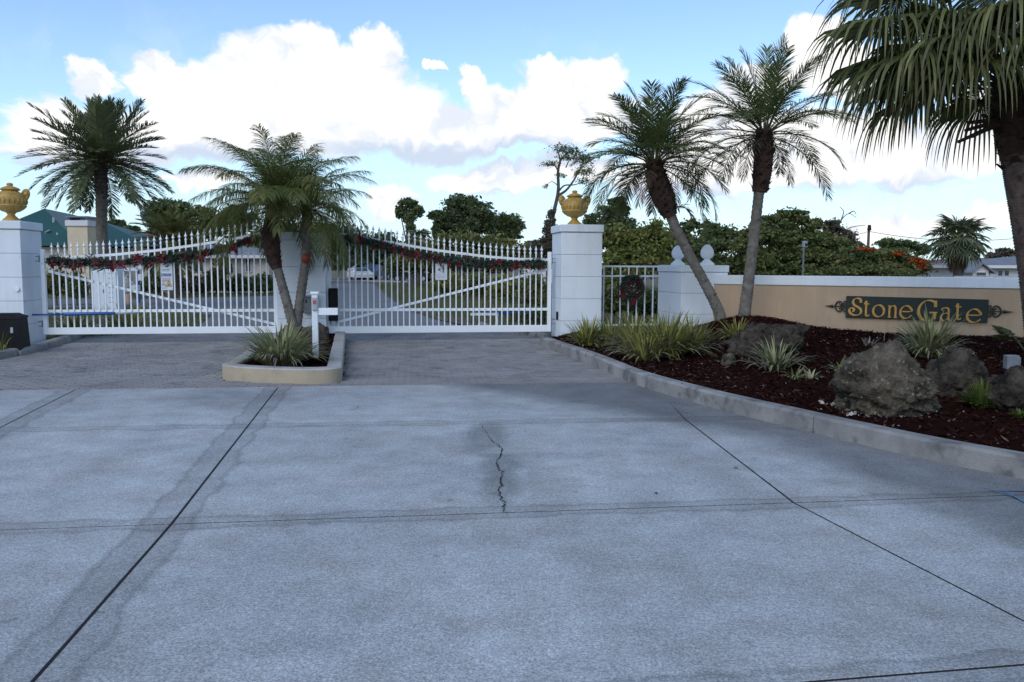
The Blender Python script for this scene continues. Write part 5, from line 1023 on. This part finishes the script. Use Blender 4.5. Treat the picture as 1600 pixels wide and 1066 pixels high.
t = tree('bare_topped_tree', 'grey leaved tree with bare twigs sticking out of its top', 46, [(1298, 352, 18, 12), (1315, 372, 24, 20), (1330, 392, 28, 20)], 'leaf5', .13, 3600, [(1312, 450), (1312, 395), (1308, 365)], .16, HG)
for pth2 in ([(1306, 366), (1314, 345), (1326, 334), (1338, 340)], [(1314, 345), (1318, 331), (1312, 323)], [(1326, 334), (1334, 330), (1338, 336)], [(1312, 370), (1324, 358), (1336, 354), (1352, 352)]): m = MB(); c = crom(path_at(pth2, 46), 5); m.tube(c, [.035*(1-.7*k/len(c)) for k in range(len(c))], 4); m.build('bare_twig', 'bark', t)
t = tree('flame_tree', 'green bush with orange blossoms beside the bushy fan palm', 40, [(1345, 405, 44, 22), (1390, 408, 44, 22), (1428, 416, 28, 18), (1370, 425, 80, 18), (1320, 420, 40, 22)], 'leaf6', .13, 12000, [(1385, 452), (1385, 420)], .12, HG)
foliage(t, [(1433, 410, 18, 8), (1440, 418, 12, 7), (1405, 397, 12, 4), (1352, 390, 18, 5), (1385, 415, 14, 5)], 39.2, 900, .09, 'orange', nm='blossoms', depth=.4)
tree('leafy_tree', 'small blue green tree between the orange bush and the utility pole', 58, [(1385, 380, 20, 9), (1410, 382, 24, 9), (1440, 390, 16, 10), (1395, 395, 36, 10)], 'leaf1', .17, 3200, [(1402, 440), (1402, 395)], .16, HG)
tree('leafy_tree', 'thin dull tree above the grey roof beyond the wall', 75, [(1570, 395, 18, 8), (1552, 400, 14, 7), (1590, 398, 14, 7)], 'leaf5', .2, 1300, [(1570, 430), (1570, 402)], .14, HG)
SG = 'shrubs beyond the gate'
for (x, y, rx, ry, D, mt, lb) in ((88, 440, 22, 20, 33, 'leaf2', 'leafy shrub seen through the first bars next to the tall pillar'), (120, 444, 18, 20, 33, 'leaf1', 'dark shrub seen through the bars next to the white cabinet'), (240, 442, 20, 14, 46, 'leaf3', 'dark clipped shrub behind the triangle notice'), (275, 443, 18, 13, 46, 'leaf5', 'reddish brown shrub against the pale house wall'), (310, 443, 20, 13, 46, 'leaf5', 'purplish shrub between the brown and the light green shrub'), (338, 436, 15, 18, 45, 'leaf2', 'light green shrub against the middle of the pale house'), (372, 442, 18, 13, 46, 'leaf3', 'dark hedge shrub under the pale house corner'), (408, 441, 20, 14, 46, 'leaf3', 'dark hedge shrub beside the drooping palm trunk'), (352, 414, 10, 14, 47, 'leaf1', 'small tree against the pale house wall'),
                                  (700, 440, 26, 18, 42, 'leaf4', 'yellow green scrub bush under the small camera sign'), (745, 445, 30, 20, 40, 'leaf2', 'green scrub bush beside the yellow green one'), (790, 448, 30, 22, 36, 'leaf4', 'tall yellow green scrub bush behind the brace of the gate'), (832, 450, 26, 26, 30, 'leaf2', 'green scrub bush next to the tall pillar behind the gate'), (840, 496, 20, 18, 21.5, 'leaf3', 'dark low shrub at the kerb behind the hinge of the gate'), (806, 488, 18, 12, 24, 'leaf1', 'low green shrub behind the white ram bracket'), (650, 408, 8, 14, 62, 'leaf4', 'pale yellow green upright bush beside the dark car'),
                                  (1010, 470, 30, 20, 21, 'leaf1', 'dark shrub behind the short fence under the wreath'), (960, 465, 22, 22, 22, 'leaf2', 'green shrub behind the short fence next to the tall pillar')):
    tree('shrub', lb, D, [(x, y, rx, ry), (x-rx*.4, y+ry*.5, rx*.7, ry*.6), (x+rx*.4, y+ry*.5, rx*.7, ry*.6)], mt, .004*D**.85+.02, int(1500+rx*ry*2.2), [(x, y+ry), (x, y)], .04, SG, cat='shrub', limbs=False, sub=.5)
# ================================================================== HOUSES
def wp(D): return lambda x, y: Q(x, y, D)
def poly(m, pts): m.add(pts, [tuple(range(len(pts)))])
def hip_house(label, D, x0, x1, eave, ridge, rx0, rx1, depth, wall, roof, wins=(), doors=(), over=.5, z0=-.1, grp='houses'):
    A, B = Q(x0, eave, D), Q(x1, eave, D); ze = (A[2]+B[2])/2; zr = Q((x0+x1)/2, ridge, D+depth/2)[2]; xa, xb = A[0], B[0]; ra, rb = Q(rx0, ridge, D+depth/2)[0], Q(rx1, ridge, D+depth/2)[0]
    t = thing('house', ((xa+xb)/2, D, 0), label, 'house', grp); m = MB(); m.box(((xa+xb)/2, D+depth/2, (ze+z0)/2), ((xb-xa)/2, depth/2, (ze-z0)/2)); m.build('wall', wall, t)
    e = [(xa-over, D-over, ze-.05), (xb+over, D-over, ze-.05), (xb+over, D+depth+over, ze-.05), (xa-over, D+depth+over, ze-.05)]; r_ = [(ra, D+depth/2, zr), (rb, D+depth/2, zr)]
    m = MB(); m.add([(x, y, z+.12) for x, y, z in e]+r_+e, [(0, 1, 5, 4), (1, 2, 5), (2, 3, 4, 5), (3, 0, 4), (6, 9, 8, 7)]); rf = m.build('roof', roof, t)
    m = MB()
    for i in range(4): a, b = np.array(e[i]), np.array(e[(i+1) % 4]); tt = nrm(b-a); nn = np.cross(UP, tt); m.box((a+b)/2+UP*.045-nn*.0, (np.linalg.norm(b-a)/2+.02, .03, .09), (tt, nn, UP))
    m.build('fascia', 'housewhite', rf)
    for (a, b, c, d) in wins:
        p, q = Q(a, b, D), Q(c, d, D); w_ = MB(); w_.cbox(((p[0]+q[0])/2, D-.02, (p[2]+q[2])/2), ((q[0]-p[0])/2+.06, .05, (p[2]-q[2])/2+.06), None, .01); f = w_.build('window', 'housewhite', t); w_ = MB(); w_.cbox(((p[0]+q[0])/2, D-.06, (p[2]+q[2])/2), ((q[0]-p[0])/2, .025, (p[2]-q[2])/2), None, .005); w_.build('pane', 'glass', f)
    return t
# green roofed house: hip end towards the gate, lower wing to its side
D = 46.; t = thing('house', (-26, D, 0), 'house with teal green metal roof and broad chimney', 'house', 'houses')
ap = Q(69, 326, D+3.); bk = Q(112, 335, D+10); el_, er_, ez_ = Q(-70, 386, D), Q(128, 386, D), Q(60, 384, D)[2]
m = MB(); m.add([(el_[0], D, ez_), (er_[0], D, ez_), (er_[0]+2.4, D+12, ez_), (el_[0], D+12, ez_), ap, bk], [(0, 1, 4), (1, 2, 5, 4), (2, 3, 5), (3, 0, 4, 5), (3, 2, 1, 0)]); rf = m.build('roof', 'roofgreen', t)
for k in range(1, 16):     # standing seams on the facing hip
    f_ = k/16; p = np.array([el_[0]+(er_[0]-el_[0])*f_, D, ez_]); q = p+(ap-p)*(1-abs(2*f_-1))*.96 if False else None
wr = Q(152, 346.5, D+5.5); wl_ = Q(100, 346.5, D+5.5); we = Q(238, 381, D+2.)
m = MB(); m.add([(wl_[0]-4, D+2, ez_+.02), (we[0], D+2, ez_+.02), (we[0], D+9, ez_+.02), (wl_[0]-4, D+9, ez_+.02), (wl_[0]-2, D+5.5, wl_[2]), (wr[0]+.3, D+5.5, wr[2])], [(0, 1, 5, 4), (1, 2, 5), (2, 3, 4, 5), (3, 2, 1, 0)]); m.build('wing_roof', 'roofgreen', t)
m = MB(); m.box(((el_[0]+er_[0])/2, D+6.3, ez_/2-.06), ((er_[0]-el_[0])/2-.5, 5.7, ez_/2-.0)); m.build('wall', 'beige', t); m = MB(); m.box(((wl_[0]-3+we[0])/2, D+5.6, ez_/2-.05), ((we[0]-wl_[0])/2+1., 3.0, ez_/2-.02)); m.build('wing_wall', 'beige', t)
for (x, y) in ((84, 346), (90, 370)): q = Q(x, y, D+.9 if y > 360 else D+1.9); m = MB(); m.tube([q-UP*.25, q+UP*.22], .07, 8); m.build('roof_vent', 'lgrey', rf)
q = Q(72, 366, D+1.0); m = MB(); m.tube([q-UP*.2, q+UP*.1, q+UP*.16+np.array([.25, 0, .06])], .07, 8); m.build('exhaust_pipe', 'grey', rf)
ca, cb = Q(105.5, 400, D-.8), Q(137, 400, D-.8); ct = Q(120, 352, D-.8)[2]; cm = (ca[0]+cb[0])/2; hw_ = (cb[0]-ca[0])/2
m = MB(); m.box((cm, D-.1, ct/2), (hw_, .62, ct/2)); ch = m.build('chimney', 'chimney', t); m = MB(); m.cbox((cm, D-.1, ct+.1), (hw_+.08, .7, .16), None, .03); m.build('chimney_band', 'housewhite', ch); m = MB(); taper(m, (cm, D-.1, 0), (hw_+.1, .72), (hw_+.02, .6), ct+.42, ct+.50, (np.array([1., 0, 0]), np.array([0, 1., 0]), UP)); 
for k in (-1, 1): m.box((cm+k*hw_*.85, D-.1, ct+.34), (.05, .55, .09))
m.build('chimney_hood', 'grey', ch)
hip_house('beige house with pale grey hip roof across the street', 48., 232, 420, 401, 383, 300, 372, 9., 'beige', 'roofgrey', [(300, 408, 318, 424), (385, 405, 392, 424)])
hip_house('distant house with dark roof and white gable behind the spear tips', 78., 818, 872, 397, 376, 824, 862, 8., 'housewhite', 'roofdark', [(836, 402, 846, 412)])
hip_house('distant house with brownish roof beside the green roof', 62., 185, 262, 380, 362, 200, 240, 9., 'beige', 'roofred')
hip_house('white house with blue grey hip roof seen over the wall', 52., 1548, 1640, 417, 400, 1590, 1630, 8., 'housewhite', 'roofgrey', [(1559, 423, 1565, 431), (1569, 423, 1575, 431)])
hip_house('house with reddish brown roof behind the bushy fan palm', 62., 1440, 1572, 420, 403, 1490, 1545, 9., 'housewhite', 'roofred')
D = 50.; a, b, c = Q(1520, 423, D), Q(1545, 423, D), Q(1532, 413, D); t = thing('house', ((a[0]+b[0])/2, D, 0), 'small white gabled porch house in front of the blue grey roof', 'house', 'houses'); m = MB(); poly(m, [(a[0], D, -.1), (b[0], D, -.1), (b[0], D, b[2]), (c[0], D, c[2]), (a[0], D, a[2])]); poly(m, [(b[0], D, -.1), (b[0], D+1.6, -.1), (b[0], D+1.6, b[2]), (b[0], D, b[2])]); poly(m, [(a[0], D+1.6, -.1), (a[0], D, -.1), (a[0], D, a[2]), (a[0], D+1.6, a[2])]); m.build('wall', 'housewhite', t)
m = MB()
for s, e_p in ((-1, a), (1, b)): m.add([(c[0], D-.3, c[2]+.1), (c[0], D+1.6, c[2]+.1), (e_p[0]+s*.25, D+1.6, e_p[2]-.1), (e_p[0]+s*.25, D-.3, e_p[2]-.1), (c[0], D-.3, c[2]+.02), (c[0], D+1.6, c[2]+.02), (e_p[0]+s*.25, D+1.6, e_p[2]-.18), (e_p[0]+s*.25, D-.3, e_p[2]-.18)], [(0, 1, 2, 3), (7, 6, 5, 4), (0, 3, 7, 4), (2, 6, 7, 3), (1, 5, 6, 2)])
m.build('roof', 'roofgrey', t); m = MB(); q = Q(1532, 428, D); m.cbox((q[0], D-.03, q[2]), (.33, .04, .12), None, .01); w_ = m.build('window', 'housewhite', t); m = MB(); m.cbox((q[0], D-.08, q[2]), (.28, .02, .08), None, .005); m.build('pane', 'glass', w_)
D = 30.; a, b = Q(1490, 436, D), Q(1600, 436, D); zt_ = Q(1540, 431.5, D)[2]
t = thing('vinyl_fence', ((a[0]+b[0])/2, D, 0), 'pale grey board fence in front of the houses behind the wall', 'fence')
for k in range(12): x = a[0]+(b[0]+1-a[0])*(k+.5)/12; m = MB(); m.cbox((x, D, zt_/2), ((b[0]+1-a[0])/24-.008, .02, zt_/2), None, .006); m.build('board', 'lgrey', t)
# ================================================================== THINGS BEYOND THE GATE
def vehicle(px, py, yaw, Ln, Wd, H_, kind, paint, label):
    b = P(px, py, -.03); t = thing('parked_car', tuple(b), label, 'car', 'vehicles at the end of the road'); X = np.array([math.cos(yaw), math.sin(yaw), 0]); Y = np.array([-X[1], X[0], 0]); l = Ln/2
    if kind == 'pickup': prof = [(-l, .45), (-l, 1.0), (-.1*Ln, 1.02), (-.08*Ln, H_-.05), (.12*Ln, H_), (.24*Ln, 1.12), (l*.96, 1.02), (l, .8), (l, .42)]
    elif kind == 'suv': prof = [(-l, .4), (-l, 1.05), (-l*.92, H_-.06), (-l*.3, H_), (l*.25, H_-.04), (l*.5, 1.08), (l*.95, .98), (l, .75), (l, .38)]
    else: prof = [(-l, .38), (-l*.98, .92), (-l*.62, 1.0), (-l*.38, H_), (l*.15, H_-.02), (l*.45, .98), (l*.95, .86), (l, .65), (l, .35)]
    n = len(prof); rows = []
    for yv, k in ((-Wd/2, 1.), (-Wd/2+.08, 1.0), (Wd/2-.08, 1.), (Wd/2, 1.)):
        pr_ = [(x, z if z < 1.1 or abs(yv) < Wd/2-.01 else z-.06) for x, z in prof]; ins = [.14 if z > 1.15 else 0 for _, z in prof]; rows.append([b+X*x+Y*(yv-math.copysign(i_, yv))+UP*(z) for (x, z), i_ in zip(pr_, ins)])
    m = MB(); m.add([p for r_ in rows for p in r_], [(k*n+i, k*n+(i+1) % n, (k+1)*n+(i+1) % n, (k+1)*n+i) for k in range(3) for i in range(n)]+[tuple(range(n-1, -1, -1)), tuple(3*n+i for i in range(n))]); m.build('body', paint, t)
    for sx in (-.31, .31):
        for sy in (-1, 1): c = b+X*Ln*sx+Y*sy*(Wd/2-.1)+UP*.34; m = MB(); m.tube([c-Y*.11*sy, c+Y*.115*sy], .34, 16); w_ = m.build('wheel', 'rubber', t); m = MB(); m.tube([c+Y*.1*sy, c+Y*.125*sy], .2, 12); m.build('rim', 'lgrey', w_)
    for sy in (-1, 1): m = MB(); c = b+X*Ln*.03+Y*sy*(Wd/2-.13)+UP*(H_-.28); m.cbox(c, (Ln*.12, .015, .15), (X, Y, UP), .01); m.build('side_window', 'glass', t)
    m = MB(); a_1, b_1 = prof[-5], prof[-4]; c = b+X*((a_1[0]+b_1[0])/2+.02)+UP*((a_1[1]+b_1[1])/2+.02); sl = nrm(X*(b_1[0]-a_1[0])+UP*(b_1[1]-a_1[1])); m.cbox(c, (math.hypot(b_1[0]-a_1[0], b_1[1]-a_1[1])*.4, Wd*.36, .012), (sl, Y, np.cross(sl, Y)), .005); m.build('windscreen', 'glass', t)
    for sy in (-1, 1): m = MB(); m.cbox(b+X*l+Y*sy*Wd*.34+UP*.68, (.03, .15, .08), (X, Y, UP), .01); m.build('headlight', 'lamp', t)
vehicle(584, 437.5, math.radians(-115), 5.0, 1.9, 1.75, 'pickup', 'carblue', 'dark blue pickup parked at the end of the road')
vehicle(563, 438.6, math.radians(-65), 4.5, 1.8, 1.40, 'car', 'carwhite', 'white car parked beside the dark blue pickup')
vehicle(645, 440.5, math.radians(170), 4.4, 1.8, 1.42, 'car', 'carblack', 'black car half hidden by bushes at the bend of the road')
b = P(546, 440.5, -.02); t = thing('mailbox', tuple(b), 'white mailbox on a post with slanted arm at the end of the road', 'mailbox'); m = MB(); m.cbox(b+UP*.6, (.10, .10, .62), None, .01); m.build('post', 'housewhite', t); m = MB(); m.cbox(b+UP*1.22+np.array([.1, 0, 0]), (.28, .12, .14), None, .03); m.build('box', 'housewhite', t); m = MB(); m.tube([b+UP*1.3+np.array([.2, 0, 0]), b+UP*1.7+np.array([.75, 0, 0])], .06, 8); m.build('arm', 'housewhite', t)
ca, cb = Q(146, 486, 27.5), Q(184, 486, 27.5); zt_ = Q(165, 421, 27.5)[2]; cx = (ca[0]+cb[0])/2; t = thing('utility_cabinet', (cx, 27.5, -.02), 'tall pale blue white cabinet standing on the lawn under the date palm', 'cabinet')
m = MB(); m.cbox((cx, 27.8, zt_/2), ((cb[0]-ca[0])/2, .3, zt_/2), None, .02); m.build('case', 'signwhite', t)
for k in (0, 1): m = MB(); w_ = (cb[0]-ca[0]); m.cbox((cx+(-.25+.5*k)*w_, 27.49, zt_/2+.02), (w_*.235, .012, zt_/2-.1), None, .004); d_ = m.build('door', 'signwhite', t); m = MB(); m.cbox((cx+(-.04+.08*k)*w_, 27.47, zt_/2), (.012, .012, .06), None, .003); m.build('handle', 'grey', d_)
for k in range(7): m = MB(); m.cbox((cx+.27*(cb[0]-ca[0]), 27.474, .35+.16*k), (.08, .004, .008), None, .001); m.build('louvre', 'grey', t)
b = P(201, 477, -.02); t = thing('figure_mailbox', tuple(b), 'cream animal figure mailbox stand with pale blue box on the lawn', 'mailbox'); s = b[1]/FPX
m = MB(); m.tube([b, b+UP*.12, b+UP*.25, b+UP*.5], [.17, .14, .11, .13], 10); m.build('base', 'pink', t, smooth=True)
m = MB(); c = crom([b+UP*.48, b+UP*.75+np.array([-.06, 0, 0]), b+UP*1.02+np.array([.02, 0, 0]), b+UP*1.2+np.array([.0, -.05, 0])], 5); m.tube(c, list(np.interp(np.linspace(0, 1, len(c)), [0, .3, .6, .8, 1], [.14, .21, .15, .16, .05])), 12); m.tube(crom([b+UP*.98+np.array([.1, -.05, 0]), b+UP*.85+np.array([.3, -.12, 0]), b+UP*.72+np.array([.4, -.15, 0])], 4), .05, 7); m.tube(crom([b+UP*1.18+np.array([.02, -.08, 0]), b+UP*1.16+np.array([.08, -.2, 0])], 4), .055, 8); m.build('figure', 'cream_top', t, smooth=True)
m = MB(); m.cbox(b+np.array([.32, -.05, .68]), (.13, .2, .12), None, .04); m.build('letter_box', 'signwhite', t)
b = P(218, 473, -.02); t = thing('sign_post', tuple(b), 'thin dark blue sign post with white name plates behind the gate', 'sign'); s = b[1]/FPX; m = MB(); m.tube([b, b+UP*1.85], .045, 8); m.build('pole', 'signblue', t)
for (dx, dz, w_, h) in ((-.28, 1.42, .30, .07), (.05, 1.72, .10, .09), (.07, 1.5, .10, .08), (.08, 1.08, .08, .14)): m = MB(); m.cbox(b+np.array([dx, -.06, dz]), (w_, .012, h), None, .004); m.build('plate', 'signwhite', t)
# behind the wall
b = Q(1254, 440, 19.5); t = thing('sensor_post', (b[0], b[1], 0), 'grey box on a thin metal pole behind the tan wall', 'lamp post'); z1 = Q(1254, 377, 19.5)[2]; m = MB(); m.tube([(b[0], b[1], -.1), (b[0], b[1], z1-.1)], .022, 8); m.build('pole', 'grey', t); m = MB(); m.cbox((b[0]+.02, b[1], z1-.07), (.055, .04, .075), None, .008); hd = m.build('box', 'lgrey', t); m = MB(); m.cbox((b[0]+.04, b[1]-.045, z1-.08), (.025, .008, .03), None, .003); m.build('lens', 'black', hd)
b = Q(1355, 420, 85.); t = thing('utility_pole', (b[0], b[1], 0), 'wooden utility pole rising above the grey leaved tree', 'utility pole'); z1 = Q(1355, 354, 85.)[2]; m = MB(); m.tube([(b[0], b[1], -.1), (b[0], b[1], z1)], [.18, .13], 8); m.build('pole', 'wood', t); m = MB(); m.tube([(b[0], b[1]-.1, z1-.4), (b[0], b[1]-.1, z1+.15)], [.22, .16], 8); m.build('transformer', 'black', t)
m = MB(); a, c = np.array([b[0], b[1], z1-.5]), Q(1720, 350, 85.); m.tube([a+(c-a)*k/16+UP*(-1.3*4*(k/16)*(1-k/16)) for k in range(17)], .028, 5); m.build('wire', 'iron', t)
m = MB(); a2 = Q(1288, 356, 85.); m.tube([a+(a2-a)*k/10+UP*(-.5*4*(k/10)*(1-k/10)) for k in range(11)], .02, 5); m.build('wire', 'iron', t)
